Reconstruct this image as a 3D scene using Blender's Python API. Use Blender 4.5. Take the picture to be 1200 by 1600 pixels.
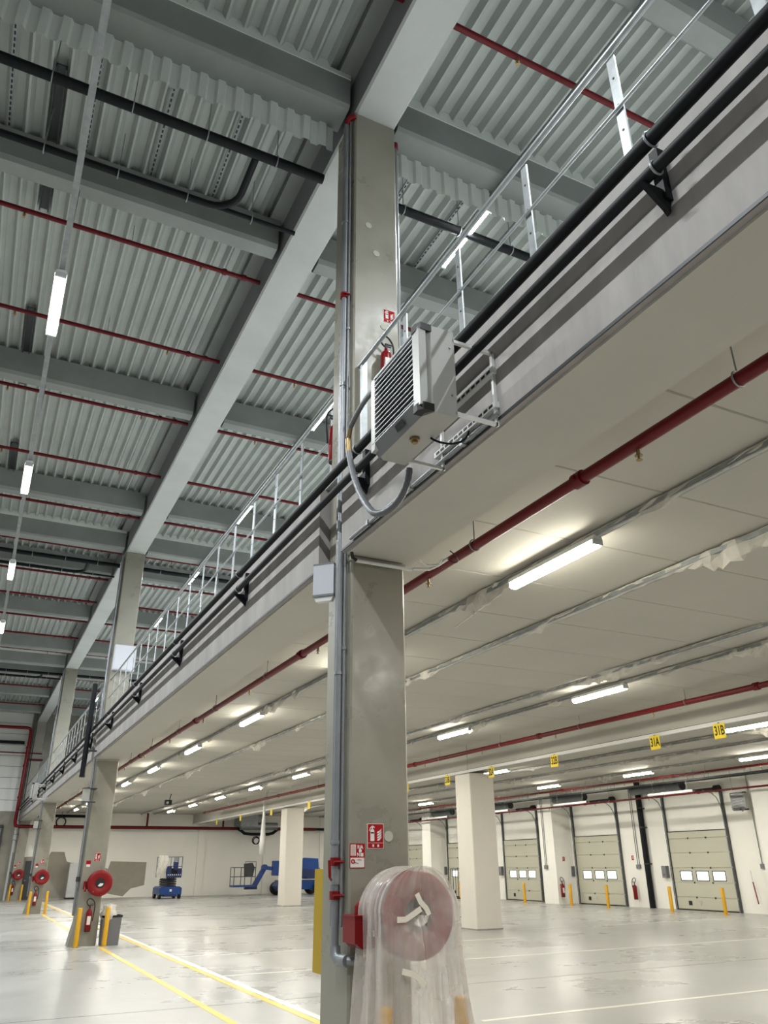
import bpy, math, random
from mathutils import Vector, Matrix
for o in list(bpy.data.objects): bpy.data.objects.remove(o)
sc = bpy.context.scene
COL = sc.collection
rnd = random.Random(7)

# ------------------------------------------------------------------ camera
CAM_F = 1206.9
pitch, roll, yaw = 0.427862423, -0.00989300173, 0.465242743
fw = Vector((math.sin(yaw)*math.cos(pitch), math.cos(yaw)*math.cos(pitch), math.sin(pitch)))
ri = Vector((math.cos(yaw), -math.sin(yaw), 0.0)); up = ri.cross(fw)
ri2 = ri*math.cos(roll) + up*math.sin(roll); up2 = -ri*math.sin(roll) + up*math.cos(roll)
cd = bpy.data.cameras.new('camera'); cam = bpy.data.objects.new('camera', cd); COL.objects.link(cam)
m = Matrix((ri2, up2, -fw)).transposed().to_4x4(); m.translation = Vector((0, 0, 1.6)); cam.matrix_world = m
cd.sensor_fit = 'VERTICAL'; cd.sensor_height = 36.0; cd.lens = 36.0*CAM_F/1600.0
cd.clip_start = 0.05; cd.clip_end = 300
sc.camera = cam
# ------------------------------------------------------------------ world, exposure
w = bpy.data.worlds.new('world'); sc.world = w; w.use_nodes = True
w.node_tree.nodes['Background'].inputs[0].default_value = (0.86, 0.93, 1.0, 1)
w.node_tree.nodes['Background'].inputs[1].default_value = 0.11
sc.view_settings.view_transform = 'Standard'; sc.view_settings.look = 'None'
sc.view_settings.gamma = 1.0; sc.view_settings.use_curve_mapping = False
sc.view_settings.exposure = 0.0
ROOF_W = 215.0      # watt of a roof lamp
LOW_W = 88.0        # watt of a lamp under the mezzanine
ROOF_C = (0.93, 0.98, 1.0); LOW_C = (1.0, 0.97, 0.90)

# ------------------------------------------------------------------ materials
def lin(c):
    return tuple(((v/255)/12.92 if v/255 <= 0.04045 else ((v/255+0.055)/1.055)**2.4) for v in c) + (1,)
def mat(name, c, rough=0.6, metal=0.0, var=0.0, scale=3.0, bump=0.0, bscale=40.0, emit=None, es=0, stretch=None, rvar=0.0, spec=0.5, dark=None):
    M = bpy.data.materials.new(name); M.use_nodes = True
    nt = M.node_tree; b = nt.nodes['Principled BSDF']
    C = lin(c); b.inputs['Base Color'].default_value = C
    b.inputs['Roughness'].default_value = rough; b.inputs['Metallic'].default_value = metal
    b.inputs['Specular IOR Level'].default_value = spec
    if var or bump or rvar:
        tc = nt.nodes.new('ShaderNodeTexCoord'); mp = nt.nodes.new('ShaderNodeMapping')
        geo = nt.nodes.new('ShaderNodeNewGeometry')
        nt.links.new(geo.outputs['Position'], mp.inputs['Vector'])
        if stretch: mp.inputs['Scale'].default_value = stretch
        no = nt.nodes.new('ShaderNodeTexNoise'); no.inputs['Scale'].default_value = scale; no.inputs['Detail'].default_value = 6; no.inputs['Roughness'].default_value = 0.62
        nt.links.new(mp.outputs['Vector'], no.inputs['Vector'])
        if var:
            cr = nt.nodes.new('ShaderNodeValToRGB')
            D = lin(dark) if dark else tuple(x*(1-var) for x in C[:3])+(1,)
            U = tuple(min(1, x*(1+var*0.55)) for x in C[:3])+(1,)
            cr.color_ramp.elements[0].position = 0.32; cr.color_ramp.elements[0].color = D
            cr.color_ramp.elements[1].position = 0.68; cr.color_ramp.elements[1].color = U
            nt.links.new(no.outputs['Fac'], cr.inputs['Fac']); nt.links.new(cr.outputs['Color'], b.inputs['Base Color'])
        if rvar:
            mr = nt.nodes.new('ShaderNodeMapRange'); mr.inputs[1].default_value = 0.35; mr.inputs[2].default_value = 0.65
            mr.inputs[3].default_value = max(0.02, rough-rvar); mr.inputs[4].default_value = rough+rvar
            nt.links.new(no.outputs['Fac'], mr.inputs[0]); nt.links.new(mr.outputs[0], b.inputs['Roughness'])
        if bump:
            n2 = nt.nodes.new('ShaderNodeTexNoise'); n2.inputs['Scale'].default_value = bscale; n2.inputs['Detail'].default_value = 4
            nt.links.new(mp.outputs['Vector'], n2.inputs['Vector'])
            bp = nt.nodes.new('ShaderNodeBump'); bp.inputs['Strength'].default_value = bump; bp.inputs['Distance'].default_value = 0.01
            nt.links.new(n2.outputs['Fac'], bp.inputs['Height']); nt.links.new(bp.outputs['Normal'], b.inputs['Normal'])
    if emit:
        b.inputs['Emission Color'].default_value = lin(emit) if max(emit) > 1 else tuple(emit)+(1,)
        b.inputs['Emission Strength'].default_value = es
    return M
M = {}
M['floor'] = mat('polished_concrete', (160, 160, 156), 0.31, var=0.10, scale=0.45, rvar=0.07, bump=0.06, bscale=3, stretch=(0.8, 1.2, 1), spec=0.42)
M['deck_floor'] = mat('mezzanine_floor', (186, 188, 184), 0.6, var=0.1, scale=0.6)
M['column'] = mat('column_concrete', (143, 139, 126), 0.36, var=0.14, scale=1.6, rvar=0.14, bump=0.06, bscale=14)
M['fascia'] = mat('precast_concrete', (150, 145, 142), 0.7, var=0.2, scale=2.6, stretch=(1, 1.6, 0.35), bump=0.08, bscale=30)
M['purlin'] = mat('roof_beam_concrete', (138, 141, 139), 0.75, var=0.14, scale=1.2, bump=0.05)
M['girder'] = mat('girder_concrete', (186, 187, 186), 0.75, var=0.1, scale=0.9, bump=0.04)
M['slab'] = mat('ceiling_white_paint', (183, 180, 171), 0.75, var=0.06, scale=0.5)
M['joint'] = mat('joint_filler', (120, 116, 104), 0.9)
M['deck'] = mat('roof_sheet_steel', (174, 178, 175), 0.5, metal=0.1, var=0.07, scale=2.5)
M['screen'] = mat('smoke_screen_steel', (214, 218, 214), 0.5, metal=0.1, var=0.06, scale=2)
M['wall'] = mat('white_wall_paint', (243, 241, 233), 0.7, var=0.05, scale=0.4)
M['clad'] = mat('white_cladding', (222, 222, 216), 0.5, var=0.03, scale=0.4)
M['render'] = mat('grey_render', (158, 153, 140), 0.9, var=0.1, scale=1.4)
M['whitecol'] = mat('white_column_paint', (220, 215, 204), 0.6, var=0.04, scale=0.8)
M['galv'] = mat('galvanised_steel', (150, 154, 156), 0.42, metal=0.6, var=0.2, scale=9)
M['conduit'] = mat('steel_conduit', (140, 142, 146), 0.45, metal=0.5, var=0.12, scale=5)
M['black'] = mat('black_pipe', (14, 16, 21), 0.6, spec=0.25)
M['rubber'] = mat('black_rubber', (24, 24, 26), 0.7)
M['dark'] = mat('dark_steel', (62, 64, 66), 0.5, metal=0.4)
M['red'] = mat('red_pipe_paint', (98, 7, 16), 0.45, var=0.06, scale=4, spec=0.3)
M['redgloss'] = mat('red_gloss', (120, 6, 14), 0.32, spec=0.35)
M['white'] = mat('white_plastic', (222, 222, 220), 0.45)
M['offwhite'] = mat('off_white_metal', (196, 198, 198), 0.42)
M['heater'] = mat('heater_casing', (164, 163, 158), 0.42)
M['heaterg'] = mat('heater_grey_trim', (120, 122, 124), 0.45)
M['slat'] = mat('heater_slat', (222, 223, 226), 0.5)
M['yellow'] = mat('yellow_paint', (214, 160, 12), 0.42, var=0.06, scale=5)
M['yellowdark'] = mat('yellow_cover', (176, 144, 12), 0.5)
M['yline'] = mat('yellow_floor_line', (226, 186, 78), 0.35, var=0.12, scale=6)
M['wline'] = mat('white_floor_line', (222, 220, 210), 0.32, var=0.08, scale=6)
M['tag'] = mat('yellow_tag', (236, 206, 22), 0.5)
M['ink'] = mat('black_ink', (18, 18, 18), 0.6)
M['signred'] = mat('sign_red', (160, 18, 28), 0.7, spec=0.2)
M['signwhite'] = mat('sign_white', (224, 220, 214), 0.7, spec=0.2)
M['door'] = mat('door_panel_paint', (192, 190, 172), 0.5, var=0.03, scale=1)
M['blue'] = mat('machine_blue', (8, 58, 126), 0.35)
M['navy'] = mat('machine_navy', (14, 34, 84), 0.4)
M['grey'] = mat('grey_plastic', (112, 112, 116), 0.5)
M['box'] = mat('junction_box_grey', (196, 198, 206), 0.45)
M['disc'] = mat('filler_disc', (182, 178, 166), 0.6)
M['brass'] = mat('brass_fitting', (150, 128, 92), 0.35, metal=0.8)
M['hose'] = mat('corrugated_hose', (92, 94, 98), 0.45)
M['gshade'] = mat('girder_concrete_shaded', (116, 118, 120), 0.8, var=0.1, scale=0.9)  # darker copy of the girder concrete, side shade put into the colour
M['trackg'] = mat('door_track_steel', (84, 86, 86), 0.45, metal=0.5)
M['tape'] = mat('paper_tape', (222, 214, 200), 0.7)
M['hosered'] = mat('reel_red', (126, 5, 14), 0.4, spec=0.35)
M['tube_roof'] = mat('lamp_diffuser_cool', (255, 255, 255), 0.4, emit=(1.0, 0.97, 0.84), es=12)
M['tube_low'] = mat('lamp_diffuser_warm', (255, 255, 255), 0.4, emit=(1.0, 0.95, 0.8), es=55)
M['daylit'] = mat('daylit_pane', (255, 255, 255), 0.2, emit=(0.86, 0.97, 1.0), es=1.5)
M['unlit'] = mat('unlit_tube', (226, 228, 226), 0.35)
def translucent(name, c, trans, rough=0.35):
    X = bpy.data.materials.new(name); X.use_nodes = True; nt = X.node_tree
    for n in list(nt.nodes): nt.nodes.remove(n)
    out = nt.nodes.new('ShaderNodeOutputMaterial'); mx = nt.nodes.new('ShaderNodeMixShader')
    tr = nt.nodes.new('ShaderNodeBsdfTransparent'); pb = nt.nodes.new('ShaderNodeBsdfPrincipled')
    pb.inputs['Base Color'].default_value = lin(c); pb.inputs['Roughness'].default_value = rough
    geo = nt.nodes.new('ShaderNodeNewGeometry'); no = nt.nodes.new('ShaderNodeTexNoise'); no.inputs['Scale'].default_value = 5
    nt.links.new(geo.outputs['Position'], no.inputs['Vector'])
    mr = nt.nodes.new('ShaderNodeMapRange'); mr.inputs[1].default_value = 0.3; mr.inputs[2].default_value = 0.7
    mr.inputs[3].default_value = 1-trans-0.1; mr.inputs[4].default_value = 1-trans+0.1
    nt.links.new(no.outputs['Fac'], mr.inputs[0]); nt.links.new(mr.outputs[0], mx.inputs['Fac'])
    nt.links.new(tr.outputs[0], mx.inputs[1]); nt.links.new(pb.outputs[0], mx.inputs[2]); nt.links.new(mx.outputs[0], out.inputs['Surface'])
    return X
M['film'] = translucent('clear_plastic_film', (222, 214, 206), 0.62, 0.2)
M['film2'] = translucent('dusty_plastic_film', (216, 212, 202), 0.3, 0.4)

# ------------------------------------------------------------------ mesh builder
class MB:
    def __init__(s): s.v = []; s.f = []; s.s = []
    def add(s, vs, fs, smooth=False):
        n = len(s.v); s.v += [tuple(v) for v in vs]; s.f += [tuple(i+n for i in f) for f in fs]; s.s += [smooth]*len(fs); return s
    def box(s, x0, x1, y0, y1, z0, z1):
        if x0 > x1: x0, x1 = x1, x0
        if y0 > y1: y0, y1 = y1, y0
        if z0 > z1: z0, z1 = z1, z0
        vs = [(x, y, z) for z in (z0, z1) for y in (y0, y1) for x in (x0, x1)]
        return s.add(vs, [(0, 2, 3, 1), (4, 5, 7, 6), (0, 1, 5, 4), (2, 6, 7, 3), (0, 4, 6, 2), (1, 3, 7, 5)])
    def bar(s, a, b, wd, ht, upv=(0, 0, 1)):
        a = Vector(a); b = Vector(b); d = (b-a).normalized(); u = Vector(upv)
        if abs(d.dot(u)) > .98: u = Vector((0, 1, 0))
        r = d.cross(u).normalized(); u = r.cross(d)
        vs = [p + r*(sx*wd/2) + u*(sy*ht/2) for p in (a, b) for sx, sy in ((-1, -1), (1, -1), (1, 1), (-1, 1))]
        return s.add(vs, [(3, 2, 1, 0), (4, 5, 6, 7), (0, 1, 5, 4), (1, 2, 6, 5), (2, 3, 7, 6), (3, 0, 4, 7)])
    def cyl(s, a, b, r0, r1=None, n=12, caps=True):
        r1 = r0 if r1 is None else r1
        a = Vector(a); b = Vector(b); d = (b-a).normalized(); u = Vector((0, 0, 1)) if abs(d.z) < .9 else Vector((1, 0, 0))
        x = d.cross(u).normalized(); y = d.cross(x)
        vs = [p + (x*math.cos(2*math.pi*i/n) + y*math.sin(2*math.pi*i/n))*r for p, r in ((a, r0), (b, r1)) for i in range(n)]
        s.add(vs, [(i, (i+1) % n, n+(i+1) % n, n+i) for i in range(n)], True)
        if caps: s.add(vs, [tuple(range(n))[::-1], tuple(range(n, 2*n))])
        return s
    def tube(s, pts, r, n=8, caps=True):
        pts = [Vector(p) for p in pts]; rr = r if isinstance(r, (list, tuple)) else [r]*len(pts)
        vs = []; u = None
        for i, p in enumerate(pts):
            d = (pts[min(i+1, len(pts)-1)] - pts[max(i-1, 0)]).normalized()
            if u is None: u = Vector((0, 0, 1)) if abs(d.z) < .9 else Vector((1, 0, 0))
            x = d.cross(u).normalized(); u = x.cross(d)
            for k in range(n):
                a = 2*math.pi*k/n; vs.append(p + (x*math.cos(a) + u*math.sin(a))*rr[i])
        s.add(vs, [(i*n+k, i*n+(k+1) % n, (i+1)*n+(k+1) % n, (i+1)*n+k) for i in range(len(pts)-1) for k in range(n)], True)
        if caps: m_ = (len(pts)-1)*n; s.add(vs, [tuple(range(n))[::-1], tuple(range(m_, m_+n))])
        return s
    def prism(s, prof, axis, a, b):
        n = len(prof)
        def P(u, v, t): return {'x': (t, u, v), 'y': (u, t, v), 'z': (u, v, t)}[axis]
        vs = [P(u, v, t) for t in (a, b) for u, v in prof]
        return s.add(vs, [(i, (i+1) % n, n+(i+1) % n, n+i) for i in range(n)] + [tuple(range(n))[::-1], tuple(range(n, 2*n))])
    def lathe(s, prof, c=(0, 0, 0), axis='z', n=20):
        vs = []
        for r, h in prof:
            for k in range(n):
                a = 2*math.pi*k/n; p, q = r*math.cos(a), r*math.sin(a)
                v = {'z': (p, q, h), 'y': (p, h, q), 'x': (h, p, q)}[axis]; vs.append((v[0]+c[0], v[1]+c[1], v[2]+c[2]))
        return s.add(vs, [(i*n+k, i*n+(k+1) % n, (i+1)*n+(k+1) % n, (i+1)*n+k) for i in range(len(prof)-1) for k in range(n)], True)
    def torus(s, c, R, r, axis='y', n=28, m_=8):
        pts = []
        for k in range(n+1):
            a = 2*math.pi*k/n; p, q = R*math.cos(a), R*math.sin(a)
            v = {'z': (p, q, 0), 'y': (p, 0, q), 'x': (0, p, q)}[axis]; pts.append((v[0]+c[0], v[1]+c[1], v[2]+c[2]))
        return s.tube(pts, r, m_, False)
    def mesh(s, name='m'):
        me = bpy.data.meshes.new(name); me.from_pydata(s.v, [], s.f); me.polygons.foreach_set('use_smooth', s.s); me.update()
        import bmesh
        bm = bmesh.new(); bm.from_mesh(me); bmesh.ops.recalc_face_normals(bm, faces=bm.faces); bm.to_mesh(me); bm.free()
        return me
CACHE = {}
def part(name, g, mt, parent=None, loc=None, rot=None, label=None, key=None, kind=None):
    if key is not None and key in CACHE: me = CACHE[key]
    else:
        me = g() if callable(g) else g
        if isinstance(me, MB): me = me.mesh(name)
        if not me.materials: me.materials.append(M[mt])
        if key is not None: CACHE[key] = me
    o = bpy.data.objects.new(name, me); COL.objects.link(o)
    if parent: o.parent = parent
    if loc: o.location = loc
    if rot: o.rotation_euler = rot
    if label: o['label'] = label
    if kind: o['kind'] = kind
    return o
def tag(o, label, cat, group=None):
    o['label'] = label; o['category'] = cat
    if group: o['group'] = group
    return o
def thing(name, label, cat, loc=(0, 0, 0), rz=0, group=None):
    o = bpy.data.objects.new(name, None); COL.objects.link(o); o.location = loc; o.rotation_euler = (0, 0, rz); o.empty_display_size = 0.1
    return tag(o, label, cat, group)
def struct(name, g=None, mt=None):
    if g is None: o = bpy.data.objects.new(name, None); COL.objects.link(o)
    else: o = part(name, g, mt)
    o['kind'] = 'structure'; return o
TXT = {}
def text_mesh(t, size, mt, cw=1.0):
    k = (t, size, mt, cw)
    if k not in TXT:
        c = bpy.data.curves.new('lettering', 'FONT'); c.body = t; c.size = size; c.extrude = 0.0008; c.align_x = 'CENTER'; c.align_y = 'CENTER'; c.offset = size*0.026
        o = bpy.data.objects.new('lettering_source', c); COL.objects.link(o)
        me = bpy.data.meshes.new_from_object(o.evaluated_get(bpy.context.evaluated_depsgraph_get()))
        bpy.data.objects.remove(o); bpy.data.curves.remove(c)
        for v in me.vertices: v.co.x *= cw
        me.materials.clear(); me.materials.append(M[mt]); TXT[k] = me
    return TXT[k]
FACE_Y = (math.pi/2, 0, 0)                # lettering that faces -y
FACE_X = (math.pi/2, 0, -math.pi/2)       # lettering that faces -x
ORD = ['nearest', 'second nearest', 'third nearest', 'fourth nearest', 'fifth nearest', 'sixth nearest', 'seventh nearest', 'eighth nearest', 'ninth nearest', 'tenth nearest', 'eleventh nearest', 'twelfth nearest', 'thirteenth nearest', 'fourteenth nearest', 'fifteenth nearest', 'sixteenth nearest', 'seventeenth nearest', 'eighteenth nearest', 'nineteenth nearest', 'twentieth nearest', 'twenty-first nearest', 'twenty-second nearest']
PI = math.pi

# ================================================================== STRUCTURE
YB = 51.2                                 # back wall
Y0 = -9.0
XL, XR = -15.0, 23.8
struct('floor', MB().box(XL, XR+0.3, Y0, YB+0.3, -0.25, 0), 'floor')
# back wall of the dock zone
wb = struct('wall_back', MB().box(2.3, XR+0.3, YB, YB+0.25, 0, 4.85), 'wall')
for x in (6.9, 12.7, 16.9, 20.7):
    part('pilaster', MB().box(x, x+0.42, YB-0.16, YB, 0, 4.5), 'wall', wb)
part('paint_patch', MB().prism([(7.3, 0.3), (8.6, 0.05), (9.0, 0.45), (9.75, 0.62), (9.75, 1.84), (7.7, 1.9), (7.6, 1.5), (6.9, 1.8), (6.4, 1.95), (6.2, 1.7), (5.3, 1.9), (5.1, 2.4), (4.4, 2.42), (4.3, 2.2), (3.0, 2.15), (2.4, 2.4), (2.4, 0.02), (7.0, 0.02)], 'y', YB-0.006, YB), 'render', wb, label='bare grey render left unpainted on the white wall')
# back wall of the tall hall and above the mezzanine
wh = struct('wall_back.001', MB().box(XL, 2.3, YB, YB+0.25, 0, 10.1), 'render')
z = 4.5
k = 0
while z < 10.0:
    part('cladding_panel', MB().box(XL, 2.25, YB-0.06, YB, z+0.008, z+0.59), 'clad', wh); z += 0.605
wu = struct('wall_back.002', MB().box(2.3, XR+0.3, YB, YB+0.25, 4.85, 10.1), 'column')
# dock wall
wd = struct('wall_right', MB().box(XR, XR+0.3, Y0, YB, 0, 10.1), 'wall')
struct('wall_left', MB().box(XL-0.3, XL, Y0, YB+0.3, 0, 10.1), 'clad')
PIL = [-2.5+0, 7.2, 17.85, 29.4, 40.2]
for y in PIL[1:]:
    part('pilaster', MB().box(22.85, XR, y, y+0.95, 0, 4.5), 'wall', wd)
# mezzanine: ceiling slabs, top deck
cm = struct('ceiling', MB().box(3.05, XR, Y0, YB, 4.56, 4.83), 'joint')
PIT = 1.2
n = int((YB-Y0)/PIT)+1
for (xa, xb) in ((3.05, 12.3), (13.2, XR)):
    for i in range(n):
        ya = Y0+0.09+i*PIT
        yb = min(ya+PIT, YB)
        part('ceiling_slab', lambda: MB().prism([(0.012, 4.5), (PIT-0.012, 4.5), (PIT-0.002, 4.51), (PIT-0.002, 4.56), (0.002, 4.56), (0.002, 4.51)], 'x', xa, xb), 'slab', cm, loc=(0, ya, 0), key=('slab', xa))
struct('floor.001', MB().box(2.45, XR, Y0, YB, 4.83, 4.84), 'deck_floor')
# mezzanine edge beam (profile in x,z) between the columns
COLS = [5.6, 20.6, 35.6, 50.55]
LOWP = [(2.4, 4.0), (3.05, 4.0), (3.05, 4.83), (2.4, 4.83)]
full = [(Y0, 5.59), (6.11, 20.59), (21.11, 35.59), (36.11, YB)]
which = ['before the nearest column, behind the heater', 'between the first and second columns', 'between the second and third columns', 'beyond the third column']
for i in range(4):
    t = thing('edge_beam', 'grey precast mezzanine edge beam, stretch '+which[i], 'beam')
    part('web', MB().prism(LOWP, 'y', *full[i]), 'fascia', t)
    part('bottom_seal', MB().box(2.392, 2.4, full[i][0], full[i][1], 4.0, 4.02), 'dark', t)
    # painted soffit panel
    part('soffit_panel', MB().box(2.44, 3.04, full[i][0]+0.02, full[i][1]-0.02, 3.985, 4.0), 'slab', t)
# columns
cw = ['main grey concrete column nearest the camera, full height', 'grey concrete column with red hose reel beside the grey bin', 'third grey concrete column along the mezzanine edge', 'farthest grey concrete column against the back wall']
for i, y in enumerate(COLS):
    yb = y+0.5
    if i == 3: yb = YB-0.02
    c = 0.015
    t = thing('concrete_column', cw[i], 'column', (0, 0, 0))
    pr = [(2.5+c, y), (3.0-c, y), (3.0, y+c), (3.0, yb-c), (3.0-c, yb), (2.5+c, yb), (2.5, yb-c), (2.5, y+c)]
    part('shaft', MB().prism(pr, 'z', 0, 9.39), 'column', t)
    part('base_flare', MB().prism([(2.5, 0), (2.5, 0.5), (2.40, 0)], 'y', y+0.02, yb-0.02), 'column', t)
    part('bearing_cap', MB().box(2.49, 3.01, y-0.01, yb+0.01, 3.955, 3.985), 'slab', t)
# roof girder along the columns
ends = [Y0, 5.85, 20.85, 35.85, YB]
gl = ['above the camera up to the nearest column', 'from the nearest column to the second column', 'from the second column to the third column', 'from the third column to the back wall']
for i in range(4):
    t = thing('roof_girder', 'long pale concrete roof girder '+gl[i], 'girder')
    part('web', MB().prism([(2.5, 9.43), (3.0, 9.43), (3.0, 10.0), (2.5, 10.0)], 'y', ends[i]+0.008, ends[i+1]-0.008), 'gshade', t)
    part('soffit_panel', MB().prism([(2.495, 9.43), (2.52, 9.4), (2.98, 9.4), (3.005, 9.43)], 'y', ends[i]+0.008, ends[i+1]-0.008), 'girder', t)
    part('top_flange', MB().box(2.3, 3.2, ends[i]+0.008, ends[i+1]-0.008, 10.0, 10.06), 'purlin', t)
# roof purlins and column-line beams with smoke screens
pur = []
y = 8.1-15
while y < YB-1:
    pur.append(y); y += 4.95
pur = [-6.9, -1.8, 3.1, 8.1, 13.0, 18.0, 23.0, 28.0, 33.0, 38.0, 43.0, 48.0]
num = 0
for side, xa, xb in (('left', XL, 2.44), ('right', 3.06, XR)):
    for i, y in enumerate(pur):
        vis = [p for p in pur if p > 3]
        lab = ('grey concrete roof beam on the %s of the girder, %s' % (side, ORD[vis.index(y)] if y > 3 else 'behind the camera'))
        o = part('roof_beam', MB().prism([(y, 9.56), (y+0.04, 9.5), (y+0.26, 9.5), (y+0.3, 9.56), (y+0.3, 10.0), (y, 10.0)], 'x', xa, xb), 'purlin')
        tag(o, lab, 'beam', 'roof beams')
    for i, y in enumerate((5.62, 20.62, 35.62)):
        o = part('column_line_beam', MB().prism([(y, 9.52), (y+0.03, 9.48), (y+0.37, 9.48), (y+0.4, 9.52), (y+0.4, 10.0), (y, 10.0)], 'x', xa, xb), 'purlin')
        tag(o, 'deep grey roof beam meeting the %s on its %s side' % (('nearest column head', 'second column head', 'third column head')[i], side), 'beam', 'roof beams on the column lines')
    for i, y in enumerate((5.62, 20.62, 35.62)):
        mb = MB().box(xa, xb, y-0.012, y, 9.93, 10.0); x = xa if side == 'left' else 3.2
        while x < (2.1 if side == 'left' else XR-.3):
            mb.prism([(x+0.027, 10.0), (x+0.07, 10.096), (x+0.162, 10.096), (x+0.205, 10.0)], 'y', y-0.012, y-0.006); x += 0.207
        tag(part('rib_closure', mb, 'screen'), 'toothed sheet closing the roof ribs over the %s column line on the %s side' % (('nearest', 'second', 'third')[i], side), 'closure')
    # corrugated smoke screen hung under the first one
    prof = []
    x = xa; pts = []
    while x < xb-0.2:
        pts += [(x, 0), (x+0.075, 0), (x+0.1, 0.035), (x+0.175, 0.035)]; x += 0.2
    vs = [(p[0], 5.93+p[1], zz) for zz in (9.1, 9.5) for p in pts]
    N = len(pts)
    mb = MB().add(vs, [(i, i+1, N+i+1, N+i) for i in range(N-1)])
    vs2 = [(p[0], 5.932+p[1], zz) for zz in (9.1, 9.5) for p in pts]
    tag(part('smoke_screen', mb, 'screen'), 'pale corrugated smoke screen hanging under the roof beam %s of the main column' % side, 'screen')
# corrugated roof deck, one sheet field per bay
cr = struct('ceiling.001', MB().box(XL, XR, Y0, YB, 10.16, 10.3), 'deck')
def deck_mesh(xa, xb, ya, yb):
    pts = []; x = xa
    while x < xb-0.2:
        pts += [(x, 10.0), (x+0.025, 10.0), (x+0.07, 10.1), (x+0.162, 10.1), (x+0.207, 10.0)]; x += 0.207
    mb = MB(); Nn = len(pts)
    mb.add([(p[0], yy, p[1]) for yy in (ya, yb) for p in pts], [(i, i+1, Nn+i+1, Nn+i) for i in range(Nn-1)])
    return mb
lines = sorted([Y0] + [p+0.15 for p in pur if p < YB] + [5.82, 20.82, 35.82] + [YB])
for (xa, xb) in ((XL, 2.3), (3.2, XR)):
    for a, b in zip(lines[:-1], lines[1:]):
        if b-a < 0.3: continue
        part('roof_sheet', deck_mesh(xa, xb, a, b), 'deck', cr)
part('closing_strip', MB().box(2.3, 3.2, Y0, YB, 10.07, 10.15), 'purlin', cr)
# central beam over the white columns
t = thing('dock_beam', 'wide white painted beam running over the white columns', 'beam')
part('web', MB().prism([(12.3, 4.0), (13.2, 4.0), (13.2, 4.52), (12.3, 4.52)], 'y', Y0, YB-0.01), 'slab', t)
part('bottom_trim', MB().box(12.27, 12.33, Y0, YB-0.01, 3.93, 4.0), 'white', t)
part('joint_seal', MB().box(12.292, 12.3, Y0, YB-0.02, 4.0, 4.015), 'joint', t)
wn = ['white square column standing beside the hose reel film, nearest of the white ones', 'white square column in front of the blue boom lift', 'white square column farthest back']
for i, (xx, y) in enumerate(((12.4, 4.6), (12.38, 19.45), (12.55, 34.9))):
    t = thing('white_column', 'white painted square column standing on the dock floor, ' + ('behind the camera side' if i == 0 else ('right of the wrapped hose reel' if i == 1 else 'in front of the blue boom lift')), 'column')
    c = 0.02
    part('shaft', MB().prism([(xx+c, y), (xx+.8-c, y), (xx+.8, y+c), (xx+.8, y+.8-c), (xx+.8-c, y+.8), (xx+c, y+.8), (xx, y+.8-c), (xx, y+c)], 'z', 0.0, 3.93), 'whitecol', t)
    part('foot_joint', MB().box(xx-0.006, xx+.806, y-0.006, y+.806, 0, 0.03), 'fascia', t)
# floor lines: thin paint films
def fl(x0, x1, y0, y1, mt, lab, cat='floor marking'):
    tag(part('floor_line', MB().box(x0, x1, y0, y1, 0, 0.003), mt), lab, cat)
fl(2.97, 3.07, Y0, 20.1, 'yline', 'yellow floor line leading to the foot of the second column')
fl(2.97, 3.07, 21.4, 35.0, 'yline', 'yellow floor line between the second and third columns')
fl(3.82, 3.92, Y0, YB-.5, 'yline', 'long yellow floor line beside the white line')
fl(3.94, 4.04, Y0, YB-.5, 'wline', 'long white floor line beside the yellow line')
for i, (y, xa, xb) in enumerate(((8.6, 5.5, 22), (13.9, 4.04, 22), (17.1, 4.04, 12), (19.0, 13.3, 22), (24.0, 4.04, 22), (28.5, 4.04, 22), (34.0, 4.04, 22))):
    fl(xa, xb, y, y+0.08, 'wline', 'thin white line crossing the dock floor, %s' % ORD[i])
for i, y in enumerate((-3, 3.2, 11.2, 22.0, 30.8, 41)):
    tag(part('floor_joint', MB().box(-14, 22.8, y, y+0.012, 0, 0.0015), 'joint'), 'thin dark saw-cut joint across the floor, %s' % ORD[i], 'floor joint')

# ================================================================== LAMPS
def lamp(name, loc, L, wd, mt, watt, color, label, group, hang=0.0, spread=178):
    t = thing(name, label, 'lamp', loc, 0, group)
    part('housing', lambda: MB().prism([(-wd*.5, .02), (wd*.5, .02), (wd*.35, .07), (-wd*.35, .07)], 'y', -L/2-.02, L/2+.02), 'white', t, key=(name, 'h'))
    dz = -.045 if name == 'ceiling_lamp' else -.025
    part('diffuser', lambda: MB().prism([(-wd*.44, .018), (-wd*.36, dz*.7), (-wd*.25, dz), (wd*.25, dz), (wd*.36, dz*.7), (wd*.44, .018)], 'y', -L/2, L/2), mt, t, key=(name, 'd'))
    for s in (-1, 1): part('end_cap', lambda: MB().box(-wd*.46, wd*.46, -.012, .012, -.03, .03), 'offwhite', t, loc=(0, s*(L/2+.01), 0), key=(name, 'c'))
    if hang:
        for s in (-1, 1): part('hanger', lambda: MB().cyl((0, 0, .06), (0, 0, .06+hang), .006, n=6), 'galv', t, loc=(0, s*L*.4, 0), key=(name, 'r'))
    l = bpy.data.lights.new('tube_light', 'AREA'); l.shape = 'RECTANGLE'; l.size = wd*.5; l.size_y = L; l.energy = watt; l.color = color; l.spread = math.radians(spread)
    lo = bpy.data.objects.new('tube_light', l); COL.objects.link(lo); lo.parent = t; lo.location = (0, 0, dz-.006)
    return t
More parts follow.
